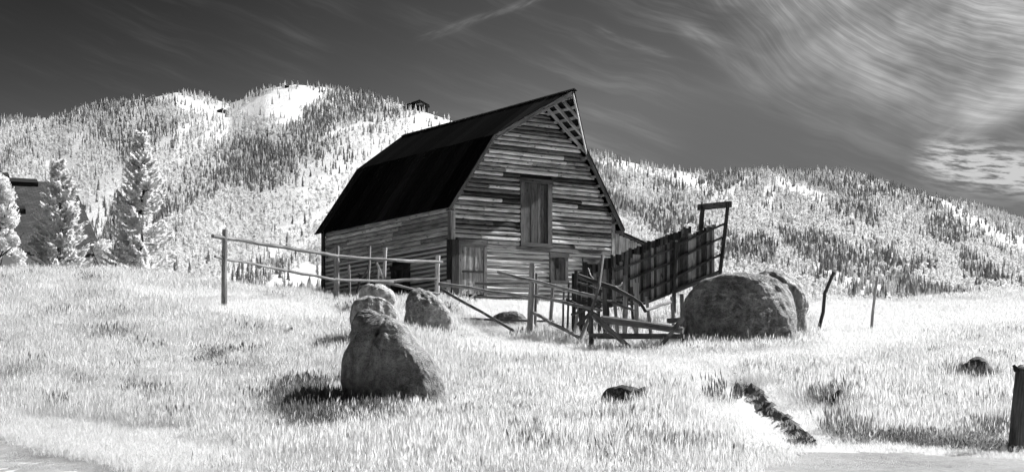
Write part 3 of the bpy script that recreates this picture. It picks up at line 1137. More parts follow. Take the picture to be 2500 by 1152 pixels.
# upper left wall: flatter weathered boards
z = ztl
while z < 3.55:
    pitch = random.uniform(0.17, 0.22)
    cuts = [0.10]
    c = random.uniform(1.2, 4)
    while c < L_ - .8:
        cuts.append(c)
        c += random.uniform(2.0, 4.5)
    cuts.append(L_ - .06)
    for a, b in zip(cuts[:-1], cuts[1:]):
        siding(fl, a + .004, b - .004, z + .003, z + pitch - .003, random.uniform(.03, .06), 'slab', WOOD, random.choice([.2, .27, .34, .42, .5]))
    z += pitch


def plank(f, a0, a1, z0, z1, o0, thick, name, tone, parent=None, mat=None, vert=True, slant=0.0, taper=0.0):
    """A flat board on a wall, running upwards (vert) or along the wall."""
    mb = MB()
    am, zm = (a0 + a1) / 2, (z0 + z1) / 2
    if vert:
        p = [f(am, o0 + thick / 2, z0), f(am, o0 + thick / 2, zm), f(am + slant, o0 + thick / 2, z1)]
        wd = a1 - a0
    else:
        p = [f(a0, o0 + thick / 2, zm), f(am, o0 + thick / 2, zm), f(a1, o0 + thick / 2, zm + slant)]
        wd = z1 - z0
    nrm = f(am, 1, zm) - f(am, 0, zm)
    sweep(mb, p, RECT(wd, thick), up=nrm, wob=0.004)
    return mb.build(name, mat or WOOD, parent or barn, tone)


# loft door with frame
def framed(f, a0, a1, z0, z1, n, tone, frame_tone, fw=.14, open_dark=False, name='door', bar=None, ledge=True):
    mb = MB()
    mb.v = [f(a0, .0, z0), f(a1, .0, z0), f(a1, .0, z1), f(a0, .0, z1)]
    mb.face((0, 1, 2, 3))
    root = mb.build(name, DARK, barn)
    plank(f, a0 - .02, a0 + fw, z0, z1, .06, .06, 'door_frame' if name == 'door' else 'window_frame', frame_tone, root)
    plank(f, a1 - fw, a1 + .02, z0, z1, .06, .06, 'door_frame' if name == 'door' else 'window_frame', frame_tone * 1.1, root)
    plank(f, a0 - .06, a1 + .06, z1 - .12, z1 + .08, .085, .06, 'lintel', frame_tone * .8, root, vert=False)
    if ledge:
        plank(f, a0 - .04, a1 + .04, z0 - .06, z0 + .10, .085, .07, 'sill', frame_tone * .8, root, vert=False)
    if n:
        w = (a1 - a0 - 2 * fw) / n
        for i in range(n):
            plank(f, a0 + fw + i * w + .006, a0 + fw + (i + 1) * w - .006, z0 + .06, z1 - .1 - random.random() * .05, .02 + random.uniform(0, .02), .035, 'plank',
                  tone * random.uniform(.6, 1.5), root)
    if bar:
        plank(f, a0 + fw * .5, a1 - fw * .5, bar - .05, bar + .03, .075, .04, 'crossbar', .03, root, vert=False)
    return root


framed(fg, 3.63, 5.36, 2.20, 4.92, 7, .07, .10, fw=.22)
framed(fg, 0.30, 1.74, 0.02, 2.22, 8, .22, .14, fw=.13, bar=1.0, ledge=False)
framed(fg, 5.30, 6.28, 0.68, 1.86, 4, .06, .09, fw=.15, name='window')
framed(fg, 7.22, 8.16, 0.56, 1.66, 0, .05, .10, fw=.13, name='window')
framed(fl, 2.72, 3.92, 0.42, 1.50, 5, .03, .05, fw=.17, name='window')
# corner boards
plank(fg, -0.09, 0.10, 2.2, 3.75, .05, .06, 'corner_board', .28)
plank(fl, -0.06, 0.12, 2.2, 3.6, .05, .06, 'corner_board', .14)
plank(fg, -0.10, 0.26, -0.5, 2.26, .07, .08, 'corner_post', .035)
plank(fl, -0.10, 0.14, -0.5, 2.26, .07, .08, 'corner_post', .03)
plank(fg, W_ - .14, W_ + .06, -0.5, 3.75, .06, .06, 'corner_board', .26)
plank(fl, L_ - .14, L_ + .08, -0.9, 3.6, .07, .07, 'corner_board', .05)
plank(fg, 0.26, W_ - .15, 1.98, 2.14, .075, .04, 'belt_board', .13, vert=False)

# roof sheets
def sheet(pa, pb, v0, v1, t0, t1, tone, name='roof_sheet'):
    """A ribbed metal sheet between two roof profile points; t0, t1: where its lower end sits at v0 and v1."""
    mb = MB()
    du, dzz = pb[0] - pa[0], pb[1] - pa[1]
    L = math.hypot(du, dzz)
    nu, nz = -dzz / L, du / L
    if nz < 0: nu, nz = -nu, -nz
    ribs = [(0, 0), (.015, .03), (.05, .03), (.065, 0), (.36, 0), (.37, .018), (.40, .018), (.41, 0), (.70, 0), (.71, .018), (.74, .018), (.75, 0), (1.02, 0.002)]
    jit = random.uniform(-.03, .03)
    for top in (0, 1):
        for th in (0.0, -0.02):
            for r_, h in ribs:
                v = lerp(v0, v1, r_)
                t = 1.0 if top else lerp(t0, t1, r_) + jit / L * (1 if t0 <= 0.001 else 0)
                h2 = h + th + 0.03
                mb.v.append(B(pa[0] + du * t + nu * h2, v, pa[1] + dzz * t + nz * h2))
    m_ = len(ribs)
    a, b, c, d = 0, m_, 2 * m_, 3 * m_          # low top, low under, high top, high under
    for k in range(m_ - 1):
        uv = [(0, ribs[k][0]), (0, ribs[k + 1][0]), (L, ribs[k + 1][0]), (L, ribs[k][0])]
        mb.face((a + k, a + k + 1, c + k + 1, c + k), uv)
        mb.face((b + k, d + k, d + k + 1, b + k + 1), uv)
        mb.face((a + k, b + k, b + k + 1, a + k + 1))
        mb.face((c + k, c + k + 1, d + k + 1, d + k))
    for k in (0, m_ - 1):
        mb.face((a + k, c + k, d + k, b + k))
    return mb.build(name, ROOF, barn, tone)


NS = 15
sw = (REAR_V - EDGE_V) / NS
for si, (pa, pb) in enumerate(((ROOFP[0], ROOFP[1]), (ROOFP[1], ROOFP[2]), (ROOFP[3], ROOFP[2]), (ROOFP[4], ROOFP[3]))):
    for k in range(NS):
        v0 = EDGE_V + k * sw
        sheet(pa, pb, v0, v0 + sw, 0, 0, (0.013 if si in (0, 3) else 0.007) * random.choice([.5, .7, 1, 1.4, 2.2]))
    if si in (1, 2):
        nh = 3
        hw = (EDGE_V - HOOD_V) / nh
        for k in range(nh):
            v1 = EDGE_V - k * hw
            v0 = v1 - hw
            sheet(pa, pb, v0, v1, min((k + 1) / nh, .985), k / nh, 0.022 * random.uniform(.7, 1.4))
mb = MB()
sweep(mb, [B(4.52, HOOD_V - .03, 8.39), B(4.52, 3, 8.37), B(4.52, REAR_V, 8.39)], [(-.16, -.09), (0, .0), (.16, -.09), (.15, -.11), (0, -.02), (-.15, -.11)])
mb.build('ridge_cap', ROOF, barn, .03)


def timber(p, q, w, h, name, tone, parent=None, up=(0, 0, 1), n=3, wob=0.004, mat=None):
    mb = MB()
    sweep(mb, line(p, q, n), RECT(w, h), up=up, wob=wob)
    return mb.build(name, mat or WOOD, parent or barn, tone)


def under(u, dz=0.0):
    return roof_z(u) - .05 - dz


# barge boards along the roof edges and the hood
e = EDGE_V + .05
timber(B(ROOFP[0][0] + .02, e, under(ROOFP[0][0] + .02, .06)), B(1.9, e, under(1.9, .06)), .05, .16, 'barge_board', .12)
timber(B(ROOFP[4][0] - .02, e, under(ROOFP[4][0] - .02, .06)), B(7.15, e, under(7.15, .06)), .05, .16, 'barge_board', .10)
timber(B(1.9, e, under(1.9, .06)), B(4.5, HOOD_V + .06, under(4.5, .06)), .05, .16, 'barge_board', .17)
timber(B(7.15, e, under(7.15, .06)), B(4.54, HOOD_V + .06, under(4.54, .06)), .05, .16, 'barge_board', .30)
timber(B(4.52, HOOD_V + .1, 8.08), B(4.52, .3, 8.08), .10, .18, 'ridge_beam', .18)
# hood rafters and skip boards beneath the sheets, both sides
for sgn, pk, tn in ((1, ROOFP[3], 1.0), (-1, ROOFP[1], .8)):
    for vv in (-0.42, -0.98, -1.55):
        fr = (EDGE_V - vv) / (EDGE_V - HOOD_V)
        ub = lerp(pk[0], 4.52, min(max(fr, 0.0) + .03, 1))
        timber(B(4.52 + sgn * .06, vv, under(4.52 + sgn * .06, .13)), B(ub, vv, under(ub, .13)), .07, .13, 'rafter', .34 * tn * random.uniform(.8, 1.1))
    for k in range(6):
        t = 0.07 + k * 0.165
        uu = lerp(4.52, pk[0], t)
        vf = lerp(HOOD_V, EDGE_V, t) + .08
        if vf > -.12: continue
        timber(B(uu, vf, under(uu, .035)), B(uu, -.02, under(uu, .035)), .15, .028, 'skip_board', .26 * tn * random.uniform(.7, 1.2), up=(GU * (-sgn * .55) + Vector((0, 0, -.8))) * -1)
# lookouts below the steep right-hand roof edge
for k in range(9):
    t = .05 + k * .115
    uu, zz_ = lerp(7.15, 9.42, t), lerp(ROOFP[3][1], ROOFP[4][1], t)
    timber(B(uu - .12, EDGE_V + .06, zz_ - .16), B(uu - .12, .0, zz_ - .16), .12, .10, 'lookout', random.choice([.12, .2, .3]))
for k in range(9):
    t = .05 + k * .115
    uu, zz_ = lerp(1.9, -.42, t), lerp(ROOFP[1][1], ROOFP[0][1], t)
    timber(B(uu + .12, EDGE_V + .06, zz_ - .16), B(uu + .12, .0, zz_ - .16), .12, .10, 'lookout', .12)
# lean-to of upright boards against the far side
for k in range(15):
    u0 = W_ + .10 + k * .225
    zt_ = 3.04 - .27 * (u0 - W_)
    mb = MB()
    vv = .12 + random.uniform(0, .025)
    sweep(mb, [B(u0 + .11, vv, -.5), B(u0 + .11 + random.uniform(-.01, .01), vv, 1.2), B(u0 + .11, vv, zt_ + random.uniform(-.02, .02))], RECT(.212, .03), up=OUT)
    mb.build('board', WOOD, barn, random.choice([.26, .34, .42, .5, .58]))
timber(B(W_ + .05, .02, 3.10), B(W_ + 3.6, .02, 2.13), .06, .12, 'lean_to_fascia', .10)
mb = MB()
q = [B(W_ + .02, -.12, 3.17), B(W_ + 3.65, -.12, 2.19), B(W_ + 3.65, 5.0, 2.19), B(W_ + .02, 5.0, 3.17)]
mb.v = q + [p - Vector((0, 0, .03)) for p in q]
for fc in ((0, 1, 2, 3), (7, 6, 5, 4), (0, 4, 5, 1), (1, 5, 6, 2), (2, 6, 7, 3), (3, 7, 4, 0)): mb.face(fc)
mb.build('lean_to_roof', ROOF, barn, .02)
mb = MB()
mb.v = [B(W_ + 3.5, .15, -.6), B(W_ + 3.5, 5, -.6), B(W_ + 3.5, 5, 2.1), B(W_ + 3.5, .15, 2.1)]
mb.face((0, 1, 2, 3))
mb.build('lean_to_wall', WOOD, barn, .2)


# ------------------------------------------------------------------ fences
def pole(p, q, r0, r1, name, parent, tone, n=5, wob=0.02, sec=None, bend=None, mat=None, loc=None):
    mb = MB()
    pts = line(p, q, n) if bend is None else [Vector(b) for b in bend]
    n = len(pts)
    sc = [lerp(1, r1 / r0, i / (n - 1)) * random.uniform(.93, 1.07) for i in range(n)]
    sweep(mb, pts, sec or ROUND(r0, 7, .12), up=(0.05, -1, .1), scales=sc, wob=wob)
    return mb.build(name, mat or POST, parent, min(tone * .88, .8), smooth=False, loc=loc)


def post(x, ytop, d, wpx, parent, tone, xb=None, square=False, name='post', sink=.3):
    """A post whose top shows at (x, ytop), standing on the ground at distance d (below column xb)."""
    top = at(x, ytop, d)
    bx = ((x if xb is None else xb) - CX) / F * d
    bot = Vector((bx, d, gz(bx, d) - sink))
    r = wpx / 2 / F * d
    sec = RECT(2 * r, 1.5 * r) if square else None
    return pole(bot, top, r * 1.05, r * .92, name, parent, tone, 5, .012, sec)


def rail(x0, y0, d0, x1, y1, d1, wpx, parent, tone, square=False, name='rail', wob=.018, n=6):
    r = wpx / 2 / F * (d0 + d1) / 2
    return pole(at(x0, y0, d0), at(x1, y1, d1), r, r * .85, name, parent, tone, n, wob, RECT(1.2 * r, 2 * r) if square else None)


p0 = hit(548, 722, ground)
fw_ = empty('rail_fence', (p0.x, p0.y, p0.z), 'two-rail wooden fence running from the tall lone post to the barn corner', 'fence', None)
post(549, 560, 50.0, 14, fw_, .27, xb=546)
post(822, 600, 56.5, 14, fw_, .25, xb=821)
post(941, 604, 58.5, 10, fw_, .50, xb=936)
post(1069, 623, 60.5, 12, fw_, .62, xb=1065)
post(903, 600, 59.5, 6.5, fw_, .34, xb=897)
post(851, 646, 60, 7, fw_, .30, xb=856)
post(924, 656, 59.5, 5.5, fw_, .45)
rail(519, 576, 49.4, 690, 603, 53.2, 10, fw_, .22)
rail(660, 598, 52.6, 826, 626, 56.3, 9, fw_, .19)
rail(525, 626, 49.6, 700, 660, 53.4, 8, fw_, .26)
rail(680, 656, 53.0, 818, 683, 56.2, 8, fw_, .21)
rail(820, 624, 56.2, 968, 636, 58.4, 8, fw_, .22)
rail(948, 634, 58.2, 1080, 640, 60.3, 8, fw_, .33)
rail(818, 682, 56.2, 960, 688, 58.4, 7.5, fw_, .24)
rail(935, 686, 58.2, 1066, 681, 60.2, 8, fw_, .16)
rail(940, 690, 58.3, 1072, 718, 60.2, 7, fw_, .24)

p0 = hit(1298, 808, ground)
fm = empty('rail_fence', (p0.x, p0.y, p0.z), 'sagging rail fence on the thick centre post in front of the barn gable', 'fence')
post(1300, 643, 50.0, 16, fm, .36, xb=1293)
post(1309, 666, 51.0, 8, fm, .22, xb=1305)
post(1349, 703, 51.5, 9, fm, .28, xb=1342)
post(1419, 715, 49.0, 7, fm, .42, xb=1395, square=True)
rail(1216, 664, 50.4, 1466, 727, 46.8, 9, fm, .34)
rail(1074, 693, 59.5, 1296, 726, 50.3, 9, fm, .30)
rail(1080, 707, 59.0, 1252, 806, 49.6, 7.5, fm, .16)
rail(1303, 722, 50.0, 1468, 757, 46.4, 9, fm, .24)
rail(1304, 764, 49.7, 1418, 826, 45.2, 9, fm, .26)
rail(1128, 778, 52.6, 1352, 784, 51.3, 8, fm, .14, square=True)

p0 = hit(1161, 728, ground)
ff = empty('rail_fence', (p0.x, p0.y, p0.z), 'low far fence of short pale posts close to the barn door', 'fence')
post(1096, 683, 61.5, 11, ff, .34, square=True)
post(1161, 681, 61.5, 8, ff, .40, square=True)
post(1312, 700, 61.8, 7, ff, .2)
rail(1160, 692, 61.3, 1300, 691, 61.6, 7, ff, .16)
rail(1158, 725, 61.3, 1312, 729, 61.6, 6, ff, .12)
rail(1094, 752, 58.6, 1152, 694, 61.2, 5, ff, .16)
rail(1130, 745, 59.5, 1164, 714, 61.2, 5, ff, .16)

# corral pen: crooked posts and poles in front of the chute
p0 = hit(1500, 800, ground)
fc_ = empty('corral_pen', (p0.x, p0.y, p0.z), 'tumbledown corral pen of crooked posts and poles before the loading chute', 'corral')
post(1407, 660, 49.5, 10, fc_, .045, xb=1397)
post(1428, 640, 50.0, 13, fc_, .08, xb=1418, square=True, name='board')
post(1389, 690, 50.5, 6, fc_, .07, xb=1386)
post(1475, 700, 46.9, 10, fc_, .16, xb=1478, square=True)
post(1497, 682, 46.8, 9, fc_, .33, xb=1512, square=True)
post(1530, 614, 47.5, 9, fc_, .13, xb=1526, square=True)
post(1526, 672, 46.9, 11, fc_, .36, xb=1525, square=True)
post(1555, 690, 46.6, 11, fc_, .42, xb=1554, square=True)
post(1578, 724, 46.2, 8, fc_, .40, xb=1595, square=True)
post(1640, 724, 47.5, 8, fc_, .36, xb=1648, square=True)
pole(None, None, .055, .045, 'leaning_pole', fc_, .24, bend=[at(1412, 840, 45.4), at(1440, 770, 45.8), at(1463, 697, 46.2), at(1472, 622, 46.8)])
pole(None, None, .075, .045, 'pole', fc_, .09, bend=[at(1412, 674, 46.6), at(1450, 688, 46.4), at(1500, 704, 46.2), at(1545, 727, 46.0), at(1565, 742, 45.8), at(1576, 760, 45.6)])
post(1441, 664, 48.6, 9, fc_, .06, xb=1436, square=True)
post(1461, 676, 48.2, 8, fc_, .09, xb=1464, square=True)
post(1377, 712, 50.2, 6, fc_, .10, xb=1371)
post(1413, 702, 48.9, 8, fc_, .07, xb=1420, square=True)
post(1486, 716, 47.6, 8, fc_, .08, xb=1482, square=True)
post(1542, 700, 47.8, 7, fc_, .10, xb=1546, square=True)
rail(1384, 730, 49.9, 1462, 770, 47.2, 8, fc_, .07)
rail(1396, 768, 48.2, 1470, 742, 47.4, 7, fc_, .10)
rail(1470, 690, 47.6, 1532, 712, 47.2, 7, fc_, .07)
rail(1410, 690, 49.8, 1476, 712, 47.2, 8, fc_, .08)
rail(1493, 737, 46.5, 1547, 757, 46.1, 7, fc_, .17)
rail(1574, 757, 45.8, 1638, 737, 47.2, 8, fc_, .24)
rail(1410, 722, 49.9, 1480, 740, 47.4, 8, fc_, .06)
rail(1400, 745, 49.4, 1540, 720, 48.4, 7, fc_, .07)
rail(1436, 655, 49.2, 1452, 690, 47.2, 3, fc_, .45)
rail(1480, 735, 47.3, 1560, 742, 48.2, 8, fc_, .06)

# braced log frame beside the big boulder
p0 = hit(1550, 845, ground)
fb = empty('timber_frame', (p0.x, p0.y, p0.z), 'low braced timber frame of a thick log and planks beside the big boulder', 'frame')
post(1443, 762, 44.0, 12, fb, .12, square=True)
post(1664, 717, 43.2, 10, fb, .13, xb=1668, square=True)
rail(1468, 779, 43.9, 1668, 806, 43.1, 19, fb, .17, name='log', wob=.006)
rail(1442, 820, 43.95, 1670, 821, 43.15, 20, fb, .15, square=True, name='plank', wob=.004)
rail(1450, 771, 43.6, 1536, 848, 42.9, 19, fb, .20, square=True, name='brace', wob=.004)
rail(1666, 778, 42.9, 1604, 856, 42.3, 18, fb, .12, square=True, name='brace', wob=.004)
rail(1632, 783, 43.8, 1664, 780, 43.6, 18, fb, .15, square=True, name='block', wob=.004, n=3)
rail(1500, 848, 43.3, 1650, 852, 42.9, 14, fb, .07, square=True, name='sill_plank', wob=.004)
rail(1414, 790, 45.2, 1444, 760, 44.4, 14, fb, .05, square=True, name='brace', wob=.004)

# lone posts
def lone(x, ytop, d, wpx, xb, tone, label, bend=None):
    bx = (xb - CX) / F * d
    loc = Vector((bx, d, gz(bx, d)))
    top = at(x, ytop, d)
    pts = [loc - Vector((0, 0, .3)), loc.lerp(top, .35) + Vector((bend[0] if bend else 0, 0, 0)), loc.lerp(top, .65) + Vector((bend[1] if bend else 0, 0, 0)), top]
    o = pole(None, None, wpx / 2 / F * d, wpx / 2 / F * d * .85, 'fence_post', None, tone, bend=pts, wob=0, loc=loc)
    return tag(o, label, 'post', 'lone posts in the right-hand meadow')


lone(2036, 664, 52.0, 9, 1990, .07, 'crooked dark post leaning right beside the big boulder', (.05, -.08))
lone(2142, 674, 52.0, 7, 2125, .42, 'thin straight pale post in the open meadow')
# thick notched post at the frame's edge
d = 26.0
bx = (2476 - CX) / F * d
loc = Vector((bx, d, gz(bx, d)))
tp = at(2498, 902, d)
mb = MB()
sweep(mb, [loc - Vector((0, 0, .3)), loc.lerp(tp, .5), loc.lerp(tp, .97), tp], ROUND(.118, 12, .06), up=(0, -1, 0), scales=[1.05, 1.0, .98, .9])
fp = mb.build('fence_post', POST, None, .09, loc=loc)
tag(fp, 'thick dark stub post with a pale cut top by the road', 'post')
mb = MB()
sweep(mb, [tp + Vector((-.115, -.03, -.01)), tp + Vector((-.14, -.05, .03)), tp + Vector((-.17, -.05, .075))], RECT(.08, .05), up=(0, -1, 0), scales=[1, .8, .4])
mb.build('split_edge', POST, fp, .03)
mb = MB()
sweep(mb, [tp + Vector((0, 0, .0)), tp + Vector((.01, .02, .035))], ROUND(.105, 12, .08), up=(0, -1, 0), scales=[1, .85])
mb.build('cut_top', POST, fp, .80)

# ------------------------------------------------------------------ loading chute
p0 = Vector((at(1480, 740, 51).x, 51, 2.7))
ch = empty('loading_chute', p0, 'dark plank loading chute ramping up to a tall end frame', 'chute')
def chd(x):
    return lerp(51.0, 53.0, (x - 1480) / 290.0)
def chz(x, y, off=0.0):
    d = chd(x)
    p = at(x, y, d)
    return p + Vector((-.458, .889, 0)) * off


nb = 46
for back_ in (0, 1):
    for k in range(nb):
        x0 = lerp(1450, 1746, k / nb)
        x1 = lerp(1450, 1746, (k + 1) / nb)
        xm = (x0 + x1) / 2
        ytop = lerp(652, 549, (xm - 1480) / 265.0) + random.uniform(-2.2, 2.2) + (-4 if k % 7 == 1 else 0) - (4 * back_)
        ybot = np.interp(xm, [1476, 1560, 1640, 1746], [752, 742, 716, 668])
        if xm < 1512: ytop += 6
        d = chd(xm)
        wdt = (x1 - x0) / F * d * 1.14
        mb = MB()
        a, b = chz(xm, ybot, 1.35 * back_ + .045), chz(xm, ytop, 1.35 * back_ + .045)
        b.x = a.x = b.x + random.uniform(-.008, .008)
        b.y = a.y
        a.z = max(a.z, gz(a.x, a.y) - .2)
        sweep(mb, [a, a.lerp(b, .5), b], RECT(wdt, .03), up=(.458, -.889, 0), wob=.003)
        mb.build('plank', WOOD, ch, random.choice([.05, .08, .12, .17, .24, .34]) * (.7 if back_ else 1))
def chrail(x0, y0, x1, y1, wpx=8, tone=.09, off=-.03, name='rail'):
    r = wpx / F * 52 / 2
    pole(chz(x0, y0, off), chz(x1, y1, off), r, r * .9, name, ch, tone, 4, .006, RECT(1.3 * r, 2 * r))


for q in ((1648, 600, 1766, 547), (1648, 634, 1761, 580), (1643, 680, 1757, 622), (1643, 708, 1754, 662)):
    chrail(*q)
for q in ((1500, 661, 1642, 607), (1500, 695, 1640, 640), (1520, 731, 1637, 684), (1560, 745, 1636, 716)):
    chrail(*q)
chrail(1648, 712, 1750, 668, 11, .16, -.02, 'sill_beam')
chrail(1773, 494, 1751, 686, 12, .07, -.11, 'end_post')
chrail(1647, 592, 1638, 745, 11, .09, -.11, 'post')
pole(chz(1773, 494, 1.35), Vector((chz(1760, 700, 1.35).x, chz(1760, 700, 1.35).y, chz(1760, 640, 1.35).z)), .07, .07, 'end_post', ch, .06, 4, .006, RECT(.13, .13))
timber(chz(1775, 500, -.2), chz(1773, 497, 1.6), .10, .2, 'crossbeam', .10, ch)
for k in range(9):
    xm = 1500 + k * 29
    yb = np.interp(xm, [1476, 1560, 1640, 1746], [748, 738, 712, 664]) - 3
    a = chz(xm, yb, .06)
    timber(a, a + Vector((-.458, .889, 0)) * 1.25, .45, .04, 'floor_board', .12, ch)
a = chz(1748, 668, .7)
for off in (.1, 1.3):
    a = chz(1700, 690, off)
    timber(a, Vector((a.x, a.y, gz(a.x, a.y) - .2)), .12, .12, 'support_post', .2, ch)
    a = chz(1752, 672, off)
    timber(a, Vector((a.x, a.y, gz(a.x, a.y) - .2)), .12, .12, 'support_post', .16, ch)
# white horn hung on the corral
mb = MB()
hp_ = at(1509, 697, 46.6)
sweep(mb, [hp_ + Vector((-.16, 0, -.02)), hp_ + Vector((-.08, -.01, -.045)), hp_ + Vector((.02, -.01, -.03)), hp_ + Vector((.09, 0, .03)), hp_ + Vector((.12, .01, .10))], ROUND(.034, 8), up=(0, -1, 0), scales=[.9, 1.0, .9, .65, .15])
hn = mb.build('animal_horn', BONE, None, .8, smooth=True, loc=hp_)
tag(hn, 'white curved animal horn fixed to a corral post before the chute', 'horn')

# old implement and boards lying by the left fence
p0 = hit(890, 712, ground)
im = empty('farm_implement', p0, 'dark rusty farm implement half hidden behind the left rail fence', 'implement')
dI = p0.y - .3
def ip(x, y, o=0): return at(x, y, 61.0 + o)
pole(None, None, .09, .05, 'curved_blade', im, .05, bend=[ip(902, 640), ip(896, 660), ip(886, 674), ip(874, 668)], wob=0, sec=RECT(.05, .22), mat=IRON)
pole(ip(866, 676), ip(925, 668, .3), .05, .05, 'axle', im, .05, mat=IRON)
pole(ip(880, 676), ip(870, 722), .05, .05, 'strut', im, .05, mat=IRON)
pole(ip(915, 690), ip(902, 724), .10, .08, 'strut', im, .04, mat=IRON, sec=RECT(.06, .2))
pole(ip(918, 640), ip(935, 676, .5), .05, .05, 'strut', im, .3)
pole(ip(878, 686), ip(912, 662), .025, .02, 'bracket', im, .05, mat=IRON)


# ------------------------------------------------------------------ boulders
_H3 = rng.random((32, 32, 32))
def vn3(x, y, z):
    xi, yi, zi = np.floor(x).astype(int), np.floor(y).astype(int), np.floor(z).astype(int)
    fx, fy, fz = x - xi, y - yi, z - zi
    fx, fy, fz = fx * fx * (3 - 2 * fx), fy * fy * (3 - 2 * fy), fz * fz * (3 - 2 * fz)
    def h(a, b, c): return _H3[(xi + a) % 32, (yi + b) % 32, (zi + c) % 32]
    c00, c10 = h(0, 0, 0) * (1 - fx) + h(1, 0, 0) * fx, h(0, 1, 0) * (1 - fx) + h(1, 1, 0) * fx
    c01, c11 = h(0, 0, 1) * (1 - fx) + h(1, 0, 1) * fx, h(0, 1, 1) * (1 - fx) + h(1, 1, 1) * fx
    return (c00 * (1 - fy) + c10 * fy) * (1 - fz) + (c01 * (1 - fy) + c11 * fy) * fz - .5


def boulder(name, outline, d, depth, label, tone, seed, grooves=(), rough=1.0, group=None, sub=1.0, sink=.25, lean=0.0, box=.72, yaw=0.0, cutlo=.68):
    """A rock whose outline is given at distance d; it swells to +-depth in front of and behind that plane."""
    pts = [at(x, y, d) for x, y in outline]
    cx = sum(p.x for p in pts) / len(pts)
    cz = (max(p.z for p in pts) + min(p.z for p in pts)) / 2
    ang_ = np.array([math.atan2(p.z - cz, p.x - cx) for p in pts])
    rr = np.array([math.hypot(p.z - cz, p.x - cx) for p in pts])
    o_ = np.argsort(ang_)
    ang_, rr = ang_[o_], rr[o_]
    A3 = np.r_[ang_ - 2 * np.pi, ang_, ang_ + 2 * np.pi]
    R3 = np.r_[rr, rr, rr]
    nth, nph = int(120 * sub), int(70 * sub)
    th = np.linspace(-np.pi, np.pi, nth, endpoint=False)
    ph = np.linspace(0.02, np.pi - 0.02, nph)
    T, Pp = np.meshgrid(th, ph)
    rad_ = np.interp(T, A3, R3)
    s = np.abs(np.sin(Pp)) ** box
    X = np.cos(T) * rad_ * s
    Z = np.sin(T) * rad_ * s
    Y = -np.cos(Pp) * depth
    size = rr.mean()
    # broken facets and roughness
    q = X / size * 1.7 + Y / size * .9
    w = Z / size * 1.7 - Y / size * .7
    disp = (0.10 * fbm(q + seed * 3.1, w + seed, seed % 50, 4) + 0.05 * np.abs(fbm(q * 2.3 + 5, w * 2.3 + seed, (seed + 7) % 50, 3))) * size * rough
    disp = disp * np.clip(s * 1.2, .3, 1)
    nrm_ = np.sqrt(X ** 2 + Y ** 2 + Z ** 2) + 1e-6
    X, Y, Z = X * (1 + .2 * disp / nrm_), Y + disp * np.sign(Y) * 1.1, Z * (1 + .2 * disp / nrm_)
    rs = np.random.default_rng(seed)
    for _ in range(26):
        nv = rs.normal(size=3)
        nv[1] = -abs(nv[1]) * 1.2 - .25 if rs.random() < .75 else nv[1]
        nv /= np.linalg.norm(nv)
        sup = X * nv[0] + Y * nv[1] + Z * nv[2]
        h = sup.max() * rs.uniform(cutlo, .94)
        over = np.clip(sup - h, 0, None) * .85
        X, Y, Z = X - nv[0] * over * .15, Y - nv[1] * over, Z - nv[2] * over * .15
    kx, ky, kz = X / size + seed, Y / size + 3.3, Z / size + seed * .7
    rid = 0
    for fq, am in ((2.2, .06), (4.6, .04), (9.5, .026), (20, .016), (41, .010)):
        nn = vn3(kx * fq, ky * fq * .8, kz * fq * 1.2)
        rid = rid + am * (1 - 3.2 * np.abs(nn))
    ll = np.sqrt(X ** 2 + Y ** 2 + Z ** 2) + 1e-6
    dq = rid * size * rough
    X, Y, Z = X + X / ll * dq * .45, Y + Y / ll * dq, Z + Z / ll * dq * .45
    Y = Y + lean * Z + yaw * X
    for (gx0, gy0, gx1, gy1, wd_, dp_) in grooves:
        a, b = at(gx0, gy0, d), at(gx1, gy1, d)
        ax, az, bx_, bz = a.x - cx, a.z - cz, b.x - cx, b.z - cz
        L2 = (bx_ - ax) ** 2 + (bz - az) ** 2
        t = np.clip(((X - ax) * (bx_ - ax) + (Z - az) * (bz - az)) / L2, 0, 1)
        dd = np.hypot(X - ax - t * (bx_ - ax), Z - az - t * (bz - az))
        g = dp_ * np.exp(-(dd / wd_) ** 2)
        Y = Y + np.where(Y < 0.25 * depth, g, 0)
    root = Vector((cx, d, cz))
    gzz = gz(cx, d)
    V = np.stack([X.ravel(), Y.ravel(), Z.ravel()], 1)
    i = np.arange(nth * nph).reshape(nph, nth)
    j = np.roll(i, -1, axis=1)
    Fq = np.stack([i[:-1], j[:-1], j[1:], i[1:]], -1).reshape(-1, 4)
    me = bpy.data.meshes.new(name)
    me.from_pydata(V.tolist(), [], Fq.tolist() + [list(range(nth))[::-1], list(range((nph - 1) * nth, nph * nth))])
    me.polygons.foreach_set('use_smooth', [True] * len(me.polygons))
    me.materials.append(STONE)
    me.update()
    o = bpy.data.objects.new(name, me)
    COL.objects.link(o)
    o.location = root
    o.color = (tone, tone, tone, 1)
    return tag(o, label, 'boulder' if name == 'boulder' else 'rock', group)


